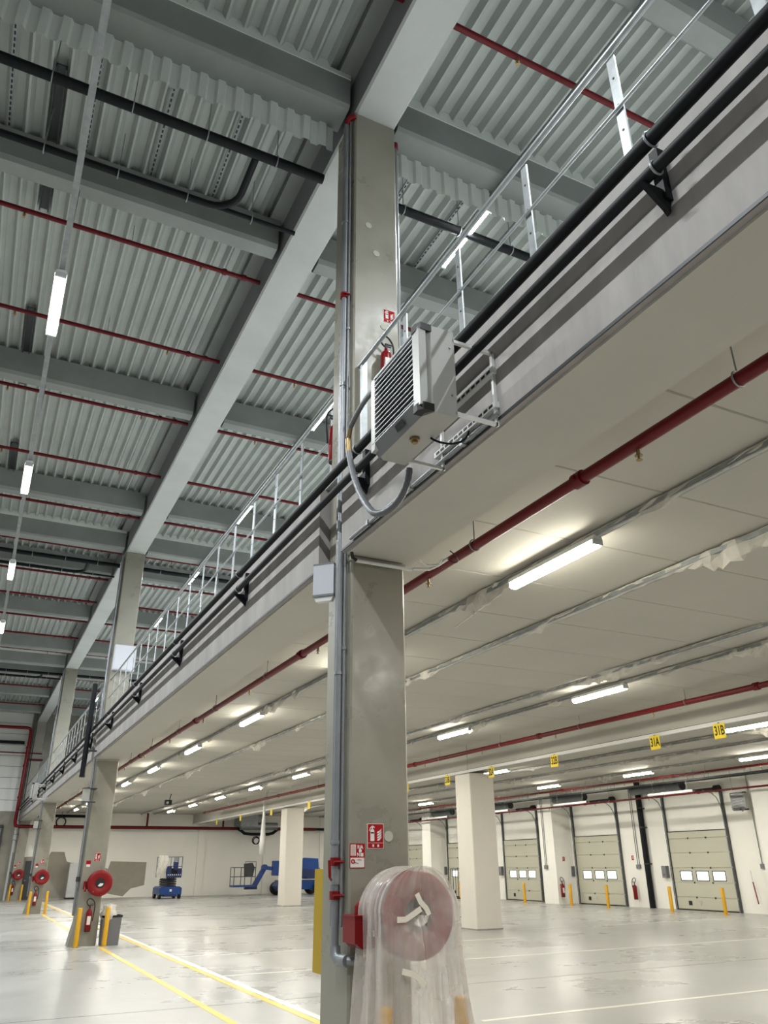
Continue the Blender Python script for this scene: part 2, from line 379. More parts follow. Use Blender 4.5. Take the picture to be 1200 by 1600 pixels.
for i in range(10):
    y = 2.65-5+5*i+.6
    lamp('roof_lamp', (-0.18, y, 7.65), 1.16, 0.13, 'tube_roof', ROOF_W*1.0, ROOF_C, 'lit linear lamp on the left roof trunking, ' + (ORD[i-1] if i else 'behind the camera'), 'lamps on the left trunking')
    lamp('roof_lamp', (4.58, y-1.62, 9.3), 1.16, 0.13, 'tube_roof', ROOF_W*1.0, ROOF_C, 'lit linear lamp above the handrail walkway, ' + (ORD[i-1] if i else 'behind the camera'), 'lamps above the mezzanine walkway')
for i in range(10):
    lamp('roof_lamp', (-6.2, -1.1+5*i, 7.65), 1.16, 0.13, 'tube_roof', ROOF_W*.35, ROOF_C, 'added out-of-view lamp deep in the left hall, '+ORD[i], 'added lamps deep in the left hall')  # row added out of view to light the left hall
    if i < 5: lamp('roof_lamp', (11.5, -4+11*i, 9.3), 1.16, 0.13, 'tube_roof', ROOF_W*3.4, ROOF_C, 'added out-of-view lamp far over the mezzanine, '+ORD[i], 'added lamps far over the mezzanine')  # row added out of view for bounce light off the mezzanine deck
ys = [0.2, 5.17, 10.17, 15.2, 20.2, 25.2, 30.2, 35.2, 40.2, 45.2]
for j, (x, yo, rn) in enumerate(((4.85, 0, 'first row beside the red pipe'), (9.75, 0, 'middle row under the slab'), (20.4, .35, 'row along the dock doors'))):
    for i, y in enumerate(ys):
        lamp('ceiling_lamp', (x, y+yo+.68, 4.36), 1.36, 0.12, 'tube_low', LOW_W, LOW_C, 'lit warm tube lamp in the %s, %s' % (rn, ORD[i]), 'tube lamps under the mezzanine')
for i, y in enumerate((2.5, 12.5, 22.5, 32.5, 42.5)):
    lamp('ceiling_lamp', (15.4, y, 4.36), 1.36, 0.12, 'tube_low', LOW_W, LOW_C, 'lit warm tube lamp just beyond the white columns, %s' % ORD[i], 'tube lamps under the mezzanine')
# roof trunking (rails the lamps sit on)
def trunk(x, z, label):
    t = thing('lamp_trunking', label, 'trunking')
    part('rail', MB().box(x-.03, x+.03, Y0, YB-.3, z+.075, z+.13), 'galv', t)
    for y in [p+.15 for p in pur if 3 < p < 50]:
        part('hanger', MB().cyl((x, y, z+.13), (x, y, 9.5), .006, n=6), 'galv', t)
trunk(-0.18, 7.65, 'thin grey trunking carrying the left row of roof lamps')
trunk(4.58, 9.3, 'thin galvanised trunking carrying the lamps above the handrail')

# ================================================================== PIPES UNDER THE ROOF
def sprinkler(parent, x, y, z, d=1):
    part('sprinkler_head', lambda: MB().cyl((0, 0, 0), (0, 0, -.05), .014, n=8).cyl((0, 0, -.05), (0, 0, -.055), .028, n=10).cyl((0, 0, -.055), (0, 0, -.085), .008, n=6).cyl((0, 0, -.085), (0, 0, -.088), .022, n=10), 'brass', parent, loc=(x, y, z), key='sprk')
PY = [4.4, 9.13, 11.4, 13.75, 16.35, 18.9, 21.6, 24.1, 26.6, 29.1, 31.6, 34.1, 36.7, 39.2, 41.7, 44.2, 46.7, 49.2]
for side, xa, xb in (('left', XL+.01, 2.495), ('right', 3.005, 21.0)):
    for i, y in enumerate(PY):
        if any(abs(y-(p+.15)) < .22 for p in pur): y += .25
        t = thing('sprinkler_pipe', 'dark red sprinkler pipe crossing under the roof sheets %s of the girder, %s' % (side, ORD[i]), 'pipe', (0, 0, 0), 0, 'red pipes under the roof')
        part('pipe', MB().cyl((xa, y, 9.7), (xb, y, 9.7), .035, n=10), 'red', t)
        s = 1 if side == 'right' else -1
        x0 = xb if side == 'left' else xa
        for q in (.25, .55) if side == 'left' else ():
            part('coupling', MB().cyl((x0+s*q-.03, y, 9.7), (x0+s*q+.03, y, 9.7), .05, n=10), 'red', t)
        for k in range(5):
            sprinkler(t, x0+s*(.9+2.4*k), y, 9.665)
        for k in range(4):
            xx = x0+s*(1.9+2.4*k)
            part('hanger_rod', lambda: MB().cyl((0, 0, 0), (0, 0, .3), .005, n=6), 'galv', t, loc=(xx, y, 9.735), key='hr')
# black drain pipes across the roof on the column lines
ci = 0
for ln, yc in enumerate((0, 15, 30)):
    for side, xa, xb in (('left', XL+.01, 2.49), ('right', 3.01, 21)):
        for q, (yy, zz, r) in enumerate(((6.55, 9.3, .06), (7.55, 9.3, .045))):
            if side == 'right' and q == 1: continue
            nm = ('nearest', 'second', 'third')[ln]
            t = thing('drain_pipe', '%s black drain pipe under the roof %s of the %s column' % ('thick' if q == 0 else 'thin', side, nm), 'pipe', (0, 0, 0), 0, 'black drain pipes under the roof')
            y = yy+yc
            if q == 0: part('pipe', MB().cyl((xa, y, zz), (xb, y, zz), r, n=12), 'black', t)
            else:
                # the thin one turns towards the thick one by the girder
                p = [(xa, y, zz), (1.3, y, zz)] + [(1.3+.35*math.sin(a), y-.35*(1-math.cos(a)), zz) for a in [PI/2*k/6 for k in range(1, 7)]] + [(1.65, yc+6.6, zz)]
                part('pipe', MB().tube(p, r, 10), 'black', t)
                part('branch_pipe', MB().cyl((1.2, y, zz), (xb, y, zz), .03, n=8), 'black', t)
            sg = 1 if side == 'right' else -1; x0 = xb if side == 'left' else xa
            for k in range(6):
                xx = x0+sg*(.6+.84*k)
                part('hanger_rod', lambda: MB().cyl((0, 0, 0), (0, 0, .63), .006, n=6), 'galv', t, loc=(xx, y, 9.34), key='hr2')
                part('pipe_clamp', lambda: MB().torus((0, 0, 0), .066, .008, 'x', 14, 6), 'galv', t, loc=(xx, y, zz), key='pc%d' % q)
# slotted channels between the beams
for i, x in enumerate((-1.1, -.2, .62, 1.45, 3.75, 4.6, 5.5)):
    t = thing('slotted_channel', 'slotted steel channel under the roof sheets carrying the black drains, number %s from the left' % ['one', 'two', 'three', 'four', 'five', 'six', 'seven'][i], 'channel')
    part('channel', MB().box(x-.02, x+.02, 6.1, 8.05, 9.955, 9.99), 'galv', t)
    mb = MB()
    for k in range(24): mb.box(x-.009, x+.009, 6.15+k*.08, 6.195+k*.08, 9.951, 9.955)
    part('slots', mb, 'ink', t, kind='stuff')
for i, (a, b) in enumerate(((6.93, 8.05), (8.45, 9.3), (11.65, 12.95), (13.35, 14.1), (16.6, 17.95), (18.35, 19.1))):
    x = -.6
    t = thing('steel_hanger_channel', 'short dark steel channel under the roof sheets beside the left trunking, %s' % ORD[i], 'channel')
    part('back', MB().box(x-.055, x+.055, a, b, 9.975, 9.995), 'dark', t)
    for s in (-1, 1): part('flange', MB().box(x+s*.055-.008, x+s*.055+.008, a, b, 9.93, 9.995), 'dark', t)

# ================================================================== MEZZANINE EDGE: HANDRAIL, BLACK PIPES
wordz = ['in front of the main column behind the heater', 'between the first and second columns', 'between the second and third columns', 'between the third column and the back wall']
for i, (a, b) in enumerate(((-6.5, 5.58), (6.15, 20.58), (21.15, 35.58), (36.15, YB-.1))):
    t = thing('handrail', 'galvanised handrail on the mezzanine edge '+wordz[i], 'handrail', (0, 0, 0))
    part('top_rail', MB().cyl((2.55, a, 5.92), (2.55, b, 5.92), .021, n=10), 'galv', t)
    part('mid_rail', MB().cyl((2.55, a, 5.46), (2.55, b, 5.46), .011, n=8), 'galv', t)
    y = (2.10-.86*9) if i == 0 else a+.12
    while y < b:
        if y > a:
            part('post', lambda: MB().box(-.006, .006, -.03, .03, 4.83, 5.89), 'galv', t, loc=(2.572, y, 0), key='post')
            part('post_bolts', lambda: MB().cyl((-.008, 0, 5.72), (-.004, 0, 5.72), .008, n=6).cyl((-.008, 0, 5.5), (-.004, 0, 5.5), .008, n=6).cyl((-.008, 0, 5.3), (-.004, 0, 5.3), .008, n=6).cyl((-.008, 0, 5.1), (-.004, 0, 5.1), .008, n=6), 'dark', t, loc=(2.57, y, 0), key='postb')
        y += .86
    if i == 0: part('end_post', MB().box(2.545, 2.6, 5.50, 5.54, 4.83, 5.94), 'galv', t)
for q, (zz, nm) in enumerate(((4.655, 'upper'), (4.475, 'lower'))):
    t = thing('edge_pipe', 'long black %s pipe of the pair clamped along the mezzanine edge' % nm, 'pipe')
    r = .036 if q == 0 else .031
    part('pipe', MB().cyl((2.268, Y0, zz), (2.268, YB-.4, zz), r, n=16), 'black', t)
    for k in range(16):
        y = 1.72-3.26*3+3.26*k
        if y > YB-1: break
        part('clamp', lambda: MB().torus((0, 0, 0), r+.006, .006, 'y', 16, 6), 'galv', t, loc=(2.268, y, zz), key='clamp%d' % q)
for k in range(16):
    y = 1.72-3.26*3+3.26*k+.07
    if y > YB-1 or y < -3: continue
    t = thing('pipe_bracket', 'black bracket holding the edge pipes, %s' % (ORD[int(round((y-1.79)/3.26))] if y > 0 else 'behind the camera'), 'bracket', (2.4, y, 0), 0, 'brackets of the edge pipes')
    part('back_plate', lambda: MB().box(-.045, -.001, -.025, .025, 4.38, 4.70), 'black', t, key='bk1')
    part('arm', lambda: MB().prism([(-.17, 4.435), (-.045, 4.33), (-.02, 4.30), (-.005, 4.38), (-.045, 4.44)], 'y', -.012, .012), 'black', t, key='bk2')
# drop pipe at the second column
t = thing('down_pipe', 'short black vertical pipe dropping beside the second column', 'pipe')
part('pipe', MB().cyl((2.15, 20.2, 3.55), (2.15, 20.2, 5.7), .06, n=12), 'black', t)
part('strap', MB().box(2.15, 2.41, 20.19, 20.21, 4.1, 4.14).box(2.15, 2.41, 20.19, 20.21, 4.75, 4.79), 'dark', t)
part('end_cap', MB().cyl((2.15, 20.2, 3.52), (2.15, 20.2, 3.56), .066, n=12), 'black', t)

# ================================================================== HEATER ON THE EDGE
def heater(loc, label, tilt=0, mirrored=False):
    # local: x from the casing front (0, facing -x) to its back (.19); y 0 .. .6; z 0 .. .58
    t = thing('unit_heater', label, 'heater', loc)
    W, Hh, D = .62, .58, .19
    part('casing', lambda: MB().prism([(0.0, .035), (.035, 0), (D, 0), (D, W), (.035, W), (0.0, W-.035)], 'z', 0, Hh), 'heater', t, key='h1')
    part('side_trim', lambda: MB().box(-.045, .002, .0, .075, .03, Hh-.03), 'heater', t, key='h2')
    part('side_trim', lambda: MB().box(-.045, .002, W-.05, W, .03, Hh-.03), 'heater', t, key='h3')
    part('bottom_trim', lambda: MB().prism([(-.045, .075), (.0, .0), (.002, .0), (.002, .085), (-.045, .085)], 'y', .05, W-.01), 'heaterg', t, key='h4')
    part('top_trim', lambda: MB().prism([(-.045, Hh-.03), (.0, Hh), (.002, Hh), (.002, Hh-.045), (-.045, Hh-.045)], 'y', .0, W), 'heaterg', t, key='h5')
    for zc in (0.0, Hh-.045):
        part('corner_cap', lambda: MB().prism([(-.05, .075), (-.05, .03), (-.03, -.004), (.04, -.004), (.04, .012), (0, .075)], 'z', 0, .047), 'ink', t, loc=(0, 0, zc), key='h6')
    for k in range(13):
        zz = .095+k*.0345
        part('louvre_slat', lambda: MB().add([(-.045, .075, 0), (-.045, W-.05, 0), (-.024, W-.05, .021), (-.024, .075, .021), (-.045, .075, .004), (-.045, W-.05, .004), (-.024, W-.05, .025), (-.024, .075, .025)], [(0, 1, 2, 3), (7, 6, 5, 4), (0, 4, 5, 1), (3, 2, 6, 7), (0, 3, 7, 4), (1, 5, 6, 2)]), 'slat', t, loc=(0, 0, zz), key='h7')
    part('grille_back', lambda: MB().box(-.006, .0, .075, W-.05, .09, Hh-.04), 'dark', t, key='h8')
    pl = part('name_plate', lambda: MB().prism([(-.0465, .05), (-.026, .016), (-.024, .016), (-.0445, .052)], 'y', .22, .31), 'dark', t, key='h9')
    part('drain_fitting', lambda: MB().cyl((.08, .3, -.002), (.08, .3, -.018), .03, n=10).cyl((.08, .3, -.015), (.08, .3, -.035), .018, n=6), 'brass', t, key='h10')
    return t, W, Hh, D
HK = 1.0435
HX, HY, HZ = 1.9096, 3.235, 3.943
t, W, Hh, D = heater((HX, HY, HZ), 'grey louvred unit heater hanging from the mezzanine edge beside the main column')
t.scale = (HK, HK, HK)
def frame(t, D, wall, y, z0, z1):
    # a square-tube U that runs back to the wall, in local coordinates
    for zz in (z0, z1): part('frame_bar', MB().bar((D-.01, y, zz), (wall, y, zz), .02, .02), 'white', t)
    part('frame_bar', MB().bar((wall, y, z0-.01), (wall, y, z1+.01), .02, .02), 'white', t)
frame(t, D, (2.388-HX)/HK, .01, .03, Hh-.06)
frame(t, D, (2.388-HX)/HK, W-.01, .03, Hh-.06)
for zz in (.12, .4):
    part('screw', MB().cyl((D-.03, -.006, zz*1.15), (D-.03, 0, zz*1.15), .007, n=6), 'galv', t)
for i, (xx, zz) in enumerate(((2.366, 4.104), (2.366, 4.35))):
    q = thing('slotted_rail', 'perforated white rail on the edge beam behind the heater, %s one' % ('lower' if i == 0 else 'upper'), 'rail')
    part('channel', MB().box(xx, xx+.033, 3.22, 3.95, zz-.02, zz+.02), 'white', q)
    mb = MB()
    for k in range(12): mb.box(xx-.003, xx, 3.245+k*.058, 3.282+k*.058, zz-.008, zz+.008)
    part('slots', mb, 'ink', q, kind='stuff')
# heater hoses
def bez(p, n=24):
    p = [Vector(a) for a in p]; out = []
    for s in range(0, len(p)-1, 3):
        a, b, c, d = p[s:s+4]
        for i in range(n+(1 if s+3 >= len(p)-1 else 0)):
            u = i/n; out.append(a*(1-u)**3+b*3*u*(1-u)**2+c*3*u*u*(1-u)+d*u**3)
    return out
t = thing('flexible_hose', 'grey corrugated hose hanging in a loop under the heater', 'hose', (0, 0, 1.6*(1-HK))); t.scale = (HK, HK, HK)
P = bez([(2.0, 4.55, 4.35), (2.0, 4.5, 4.2), (1.98, 4.35, 3.9), (1.97, 4.1, 3.68), (1.98, 4.0, 3.58), (2.05, 3.76, 3.60), (2.055, 3.74, 3.84)], 30)
part('hose', MB().tube(P, [.022+(.002 if i % 2 else 0) for i in range(len(P))], 10), 'hose', t)
part('fitting', MB().cyl((2.0, 4.55, 4.34), (2.0, 4.56, 4.46), .024, n=8).cyl((2.0, 4.56, 4.46), (1.99, 4.5, 4.53), .018, n=8), 'brass', t)
t = thing('flexible_hose', 'grey hose arching from brass valve to the heater top', 'hose', (0, 0, 1.6*(1-HK))); t.scale = (HK, HK, HK)
P = bez([(1.99, 4.5, 4.53), (1.98, 4.3, 4.6), (1.93, 4.1, 4.55), (1.88, 3.75, 4.44)], 30)
part('hose', MB().tube(P, [.018+(.002 if i % 2 else 0) for i in range(len(P))], 10), 'hose', t)
t = thing('power_cable', 'thin black cable curving from the heater underside to the edge beam', 'cable', (0, 0, 1.6*(1-HK))); t.scale = (HK, HK, HK)
part('cable', MB().tube(bez([(1.99, 3.35, 3.84), (2.0, 3.3, 3.78), (2.2, 3.3, 3.78), (2.29, 3.4, 4.0)], 16), .007, 6), 'black', t)
# conduit along the bottom of the edge beam, to the column
t = thing('cable_conduit', 'thin galvanised conduit along the foot of the edge beam by the main column', 'conduit')
part('tube', MB().cyl((2.375, 3.2, 4.03), (2.375, 5.35, 4.03), .014, n=8), 'galv', t)
for y in (3.6, 4.3, 5.0): part('clip', MB().box(2.355, 2.4, y-.015, y+.015, 4.01, 4.05), 'galv', t)
t, W, Hh, D = heater((1.85, 33.0, 3.9), 'small far grey unit heater hanging beside the third column')
frame(t, D, 2.388-1.85, .01, .03, Hh-.06)
frame(t, D, 2.388-1.85, W-.01, .03, Hh-.06)
# heater on the dock wall
t, W, Hh, D = heater((23.25, 19.35, 3.15), 'grey unit heater high on the dock wall right of the nearest door')
frame(t, D, XR-23.25-.01, .01, .05, Hh-.05)
frame(t, D, XR-23.25-.01, .6, .05, Hh-.05)

# white cabinet on the mezzanine by column two
t = thing('electrical_cabinet', 'white electrical cabinet on the second column above the mezzanine', 'cabinet', (2.52, 20.42, 6.15))
part('body', MB().box(0, .54, 0, .175, 0, .64), 'box', t)
part('door', MB().box(.02, .52, -.012, 0, .02, .62), 'box', t)
part('lock', MB().cyl((.48, -.02, .32), (.48, -.01, .32), .015, n=8), 'dark', t)

# ================================================================== MAIN COLUMN SERVICES
def conduit(x, y, z0, z1, r, label, parts=()):
    t = thing('riser_pipe', label, 'pipe')
    part('pipe', MB().cyl((x, y, z0), (x, y, z1), r, n=12), 'conduit', t)
    for zc in parts:
        part('clamp', MB().cyl((x, y, zc-.012), (x, y, zc+.012), r+.008, n=12), 'galv', t)
        part('clamp_stud', MB().cyl((x, y, zc), (2.5, 5.75, zc), .006, n=6), 'galv', t)
    return t
t = conduit(2.44, 5.70, 1.02, 9.3, .028, 'thick steel riser pipe with red couplings on the left face of the main column', (1.75, 3.0, 5.75, 7.8))
for zz in (1.62, 1.40, 6.82): part('coupling', MB().cyl((2.44, 5.7, zz-.028), (2.44, 5.7, zz+.028), .044, n=14).cyl((2.40, 5.645, zz), (2.48, 5.645, zz), .01, n=6), 'redgloss', t)
part('valve_body', MB().cyl((2.44, 5.7, 1.47), (2.44, 5.7, 1.57), .04, n=12), 'galv', t)
part('valve_lever', MB().bar((2.39, 5.66, 1.50), (2.36, 5.62, 1.52), .012, .012).bar((2.36, 5.62, 1.52), (2.35, 5.61, 1.63), .02, .008), 'redgloss', t)
part('elbow', MB().tube([(2.44, 5.7, 1.08), (2.44, 5.69, 1.03), (2.45, 5.66, 1.0), (2.46, 5.60, 1.0), (2.47, 5.55, 1.0)], .04, 12), 'galv', t)
part('branch', MB().tube([(2.47, 5.555, 1.0), (2.5, 5.54, 1.0), (2.62, 5.54, 1.0)], .03, 12), 'galv', t)
part('union', MB().cyl((2.57, 5.54, 1.0), (2.66, 5.54, 1.0), .038, n=8), 'brass', t)
part('red_elbow', MB().tube([(2.44, 5.70, 9.28), (2.44, 5.68, 9.32), (2.46, 5.64, 9.34), (2.5, 5.59, 9.34)], .034, 10), 'redgloss', t)
conduit(2.465, 5.80, 1.2, 9.35, .024, 'thin steel conduit behind the thick riser on the main column', (1.76, 4.9, 7.9))
conduit(2.47, 5.665, 1.2, 9.3, .012, 'thin cable tube hugging the front left corner of the main column', (3.2, 6.4))
t = thing('riser_pipe', 'grey pipe with red cap on the back right corner of the main column', 'pipe')
part('pipe', MB().cyl((3.06, 5.72, 6.2), (3.06, 5.72, 9.3), .028, n=10), 'conduit', t)
for zz in (6.3, 9.27): part('coupling', MB().cyl((3.06, 5.72, zz-.04), (3.06, 5.72, zz+.04), .04, n=12), 'redgloss', t)
part('foot', MB().cyl((3.06, 5.72, 4.83), (3.06, 5.72, 6.2), .024, n=10), 'conduit', t)
# gray cabinet below the nib left of the column
t = thing('junction_box', 'pale grey junction box on the rear left corner of the main column', 'box', (2.325, 6.005, 3.73), -PI/4)
part('body', MB().box(0, .18, 0, .055, 0.01, .26), 'box', t)
part('lid', MB().box(-.006, .186, -.012, .004, .0, .27), 'box', t)
part('top_edge', MB().box(-.008, .188, -.014, .06, .27, .285), 'heaterg', t)
part('bottom_edge', MB().box(-.008, .188, -.014, .06, -.018, 0), 'heaterg', t)
part('cable_gland', MB().prism([(.02, -.06), (.16, -.06), (.18, -.018), (.0, -.018)], 'y', .0, .05), 'white', t)
# plugs in the column
for i, (x, zz, wd) in enumerate(((2.66, 7.77, 'upper'), (2.75, 7.42, 'second'), (2.83, 6.50, 'third, beside the extinguisher sign'), (2.82, 1.79, 'lowest, right of the extinguisher sign'))):
    tag(part('filler_plug', MB().cyl((0, 0, 0), (0, -.006, 0), .037, n=20), 'disc', loc=(x, 5.6, zz)), 'round pale filler plug on the main column front, ' + wd, 'plug')
# signs
def ext_sign(x, y, zz, w_, h_, label):
    t = thing('extinguisher_sign', label, 'sign', (x, y, zz))
    part('board', MB().box(0, w_, -.003, 0, 0, h_), 'signwhite', t)
    part('red_field', MB().box(.004, w_-.004, -.0045, -.003, h_*.24, h_-.004).box(.004, w_-.004, -.0045, -.003, .004, h_*.22), 'signred', t)
    sx, sz = w_, h_
    def F(pts): return [(a*sx, b*sz) for a, b in pts]
    mb = MB().prism(F([(.18, .3), (.42, .3), (.42, .72), (.36, .78), (.24, .78), (.18, .72)]), 'y', -.006, -.0045)
    mb.prism(F([(.26, .79), (.34, .79), (.34, .86), (.44, .82), (.44, .87), (.30, .92), (.16, .84), (.1, .7), (.14, .7), (.2, .82), (.26, .85)]), 'y', -.006, -.0045)
    part('extinguisher_symbol', mb, 'signwhite', t)
    part('symbol_band', MB().box(.2*sx, .4*sx, -.0065, -.006, .6*sz, .66*sz), 'ink', t)
    mb = MB()
    for k in range(4):
        o = k*.1
        mb.prism(F([(.58, .32+o), (.70, .32+o*1.02), (.84, .42+o), (.86, .5+o), (.74, .42+o), (.62, .38+o)]), 'y', -.006, -.0045)
    part('flame_symbol', mb, 'signwhite', t)
    mb = MB()
    for a in (.3, .6): mb.box(a*sx, (a+.1)*sx, -.006, -.0045, .07*sz, .17*sz)
    part('small_print', mb, 'signwhite', t)
    return t
ext_sign(2.645, 5.6, 1.705, .135, .172, 'red extinguisher sign on the main column above the wrapped reel')
ext_sign(2.825, 5.6, 6.565, .13, .16, 'red extinguisher sign high on the main column above the handrail')
t = thing('hose_reel_sign', 'small red and white RIA sign left of the extinguisher sign on main column', 'sign', (2.505, 5.6, 1.575))
part('board', MB().box(0, .12, -.003, 0, 0, .165), 'signred', t)
part('white_panel', MB().box(.005, .115, -.0045, -.003, .006, .07).box(.006, .048, -.0045, -.003, .083, .158), 'signwhite', t)
mb = MB()
for k in range(9): mb.box(.01, .044, -.0052, -.0045, .086+k*.008, .0885+k*.008)
part('panel_lines', mb, 'signred', t)
part('lettering', text_mesh('RIA', .036, 'signwhite', .85), 'signwhite', t, loc=(.082, -.0045, .14), rot=FACE_Y)
part('lettering', text_mesh('N', .036, 'signwhite', .85), 'signwhite', t, loc=(.068, -.0045, .09), rot=FACE_Y)
part('number_box', MB().box(.084, .108, -.0048, -.003, .078, .102), 'signwhite', t)
part('reel_symbol', MB().cyl((.082, -.004, .116), (.082, -.006, .116), .012, n=14), 'signwhite', t)
part('reel_drawing', MB().torus((.024, -.006, .046), .012, .004, 'y', 14, 6).bar((.036, -.005, .04), (.07, -.005, .032), .003, .003).bar((.06, -.005, .056), (.09, -.005, .056), .003, .003), 'signred', t)
# fire extinguishers
def extinguisher(loc, rz, label, s=1.0, group='fire extinguishers', hang=True):
    t = thing('fire_extinguisher', label, 'fire extinguisher', loc, rz, group)
    t.scale = (s, s, s)
    part('cylinder', lambda: MB().lathe([(0, 0), (.06, .0), (.068, .012), (.068, .36), (.06, .40), (.035, .43), (.02, .44), (.02, .47), (0, .47)], n=18), 'redgloss', t, key='e1')
    part('valve', lambda: MB().cyl((0, 0, .47), (0, 0, .52), .018, n=10).box(-.012, .07, -.01, .01, .505, .52).box(-.012, .08, -.01, .01, .535, .548), 'dark', t, key='e2')
    part('hose', lambda: MB().tube(bez([(-.02, 0, .5), (-.16, 0, .60), (-.02, -.02, .74), (.08, 0, .58), (.12, 0, .5), (.10, 0, .4), (.085, 0, .2)], 12), .011, 8), 'rubber', t, key='e3')
    part('label_band', lambda: MB().lathe([(.0685, .14), (.0685, .30)], n=18), 'signwhite', t, key='e4') if False else None
    def lb():
        mb = MB(); n = 6; vs = []
        for zz in (.13, .3):
            for k in range(n+1):
                a = -PI/2-.6+1.2*k/n; vs.append((.069*math.cos(a), .069*math.sin(a), zz))
        return mb.add(vs, [(k, k+1, n+2+k, n+1+k) for k in range(n)], True)
    part('label_sticker', lb, 'signwhite', t, key='e5')
    part('foot_ring', lambda: MB().cyl((0, 0, -.012), (0, 0, .01), .062, n=18), 'rubber', t, key='e6')
    part('wall_hook', lambda: MB().box(-.02, .02, .066, .095, .38, .42), 'dark', t, key='e7')
    return t
extinguisher((2.80, 5.50, 5.78), 0, 'red fire extinguisher on the main column front above the mezzanine', .8)
extinguisher((2.575, 6.2, 5.2), PI, 'red fire extinguisher on the left rear side of the main column', .95)

# ================================================================== HOSE REELS
def hose_reel(loc, label):
    # centre of the front disc at loc, axis along y, facing -y
    t = thing('hose_reel', label, 'hose reel', loc, 0, 'fire hose reels')
    R = .27
    part('front_disc', lambda: MB().lathe([(.1, -.0), (.13, -.012), (.22, -.022), (R-.01, -.012), (R, 0), (R, .012), (R-.015, .0), (.1, .012)], axis='y', n=36), 'hosered', t, key='r1')
    part('rear_disc', lambda: MB().lathe([(.1, .16), (R-.012, .17), (R, .16), (R, .148), (R-.012, .15), (.1, .148)], axis='y', n=36), 'hosered', t, key='r2')
    def coil():
        mb = MB()
        for k in range(6): mb.torus((0, .02+k*.024, 0), .215, .0125, 'y', 26, 6)
        return mb
    part('hose_coil', coil, 'rubber', t, key='r3', kind='stuff')
    part('drum', lambda: MB().lathe([(.2, .0), (.2, .16)], axis='y', n=24), 'hosered', t, key='r4')
    h = part('hub', lambda: MB().cyl((0, -.012, 0), (0, .14, 0), .1, n=24), 'ink', t, key='r5')
    def sect():
        mb = MB(); pts = [(0, 0)]+[(.07*math.cos(a), .07*math.sin(a)) for a in [(-2.3+2.2*k/10) for k in range(11)]]
        return mb.prism(pts, 'y', -.016, -.0125)
    part('hub_label', sect, 'signwhite', h, key='r6')
    part('arm', lambda: MB().box(-.03, .03, .175, .2, -.12, .12).cyl((0, .1, 0), (0, .36, 0), .03, n=10).box(-.09, .09, .33, .345, -.14, .14), 'redgloss', t, key='r7')
    part('nozzle', lambda: MB().cyl((-.13, -.02, -.17), (-.13, -.05, -.17), .014, n=8), 'brass', t, key='r8')
    if 'film' not in label: part('hose_guide', lambda: MB().box(-.34, -.24, .12, .15, -.12, .04).cyl((-.3, .05, -.16), (-.3, .16, -.0), .022, n=8), 'redgloss', t, key='r9')
    return t
hose_reel((2.80, 5.12, 1.29), 'red hose reel wrapped in clear plastic film on the main column')
hose_reel((2.87, 20.2, 1.27), 'red hose reel on the second column above the grey bin')
hose_reel((2.83, 35.2, 1.27), 'red hose reel on the third column')
hose_reel((2.83, 50.15, 1.27), 'red hose reel on the farthest column by the back wall')
# red valve box beside near reel
t = thing('valve_box', 'red fire hose valve box on the main column left of the wrapped reel', 'box', (2.44, 5.36, 1.085))
part('body', MB().prism([(0.015, 0.03), (.05, 0), (.16, 0.0), (.16, .19), (0, .19), (0, .03)], 'y', 0, .2), 'redgloss', t)
part('lid', MB().box(-.006, .166, -.008, .205, .19, .2), 'redgloss', t)
part('handle', MB().tube([(.07, .1, .2), (.07, .1, .245), (.09, .09, .27), (.13, .08, .27), (.14, .08, .22)], .026, 10), 'hosered', t)
part('sticker', MB().box(.135, .15, -.003, 0, .07, .11), 'signwhite', t)
# plastic film over the near reel
def film():
    mb = MB(); A = 150; B = 46
    vs = []
    rr = random.Random(3); ph = [rr.uniform(0, 6.28) for _ in range(12)]
    cx, zc, R = 2.80, 1.29, .295
    zt = zc+R
    for j in range(B+1):
        v = j/B
        if v < .28:
            a = v/.28*PI/2; zz = zc+R*math.cos(a); hw = R*math.sin(a)*1.0+.004
        else:
            q = (v-.28)/.72; zz = zc-q*.98; hw = R+.01*q+.07*q*q
        fold = .006+.034*max(0, (v-.12))
        yf, yb = 5.075-.14*max(0, v-.2), 5.42
        yf -= .0; drop = 0
        for i in range(A):
            u = i/A*4
            # rounded rectangle path: front (0-1), right (1-2), back (2-3), left (3-4)
            if u < 1: x = cx-hw+2*hw*u; y = yf; nx, ny = 0, -1
            elif u < 2: x = cx+hw; y = yf+(yb-yf)*(u-1); nx, ny = 1, 0
            elif u < 3: x = cx+hw-2*hw*(u-2); y = yb; nx, ny = 0, 1
            else: x = cx-hw; y = yb-(yb-yf)*(u-3); nx, ny = -1, 0
            th = i/A*2*PI
            f = fold*(math.sin(9*th+ph[0]+2*v)+.7*math.sin(17*th+ph[1]-3*v)+.5*math.sin(31*th+ph[2]+v*2)+.45*math.sin(47*th+ph[3]+3*v)+.3*math.sin(71*th+ph[4]-4*v))
            if u < 1:   # sag of the film over the hub opening and cross wrinkles
                r2 = ((x-cx)**2+(zz-zc)**2)**.5
                f -= .035*math.exp(-(r2/.12)**2)
                f += .006*math.sin(40*(x-cx)+55*(zz-zc))*math.exp(-(r2/.22)**2)
            if u >= 2 and u < 3: f *= .3
            vs.append((x+nx*f, y+ny*f, zz+.004*math.sin(5*th+ph[5])*(1 if v < .95 else 6)))
    fs = [(j*A+i, j*A+(i+1) % A, (j+1)*A+(i+1) % A, (j+1)*A+i) for j in range(B) for i in range(A)]
    return mb.add(vs, fs, True)
t = thing('plastic_film', 'clear plastic film draped and taped over the near hose reel', 'film')
part('sheet', film(), 'film', t)
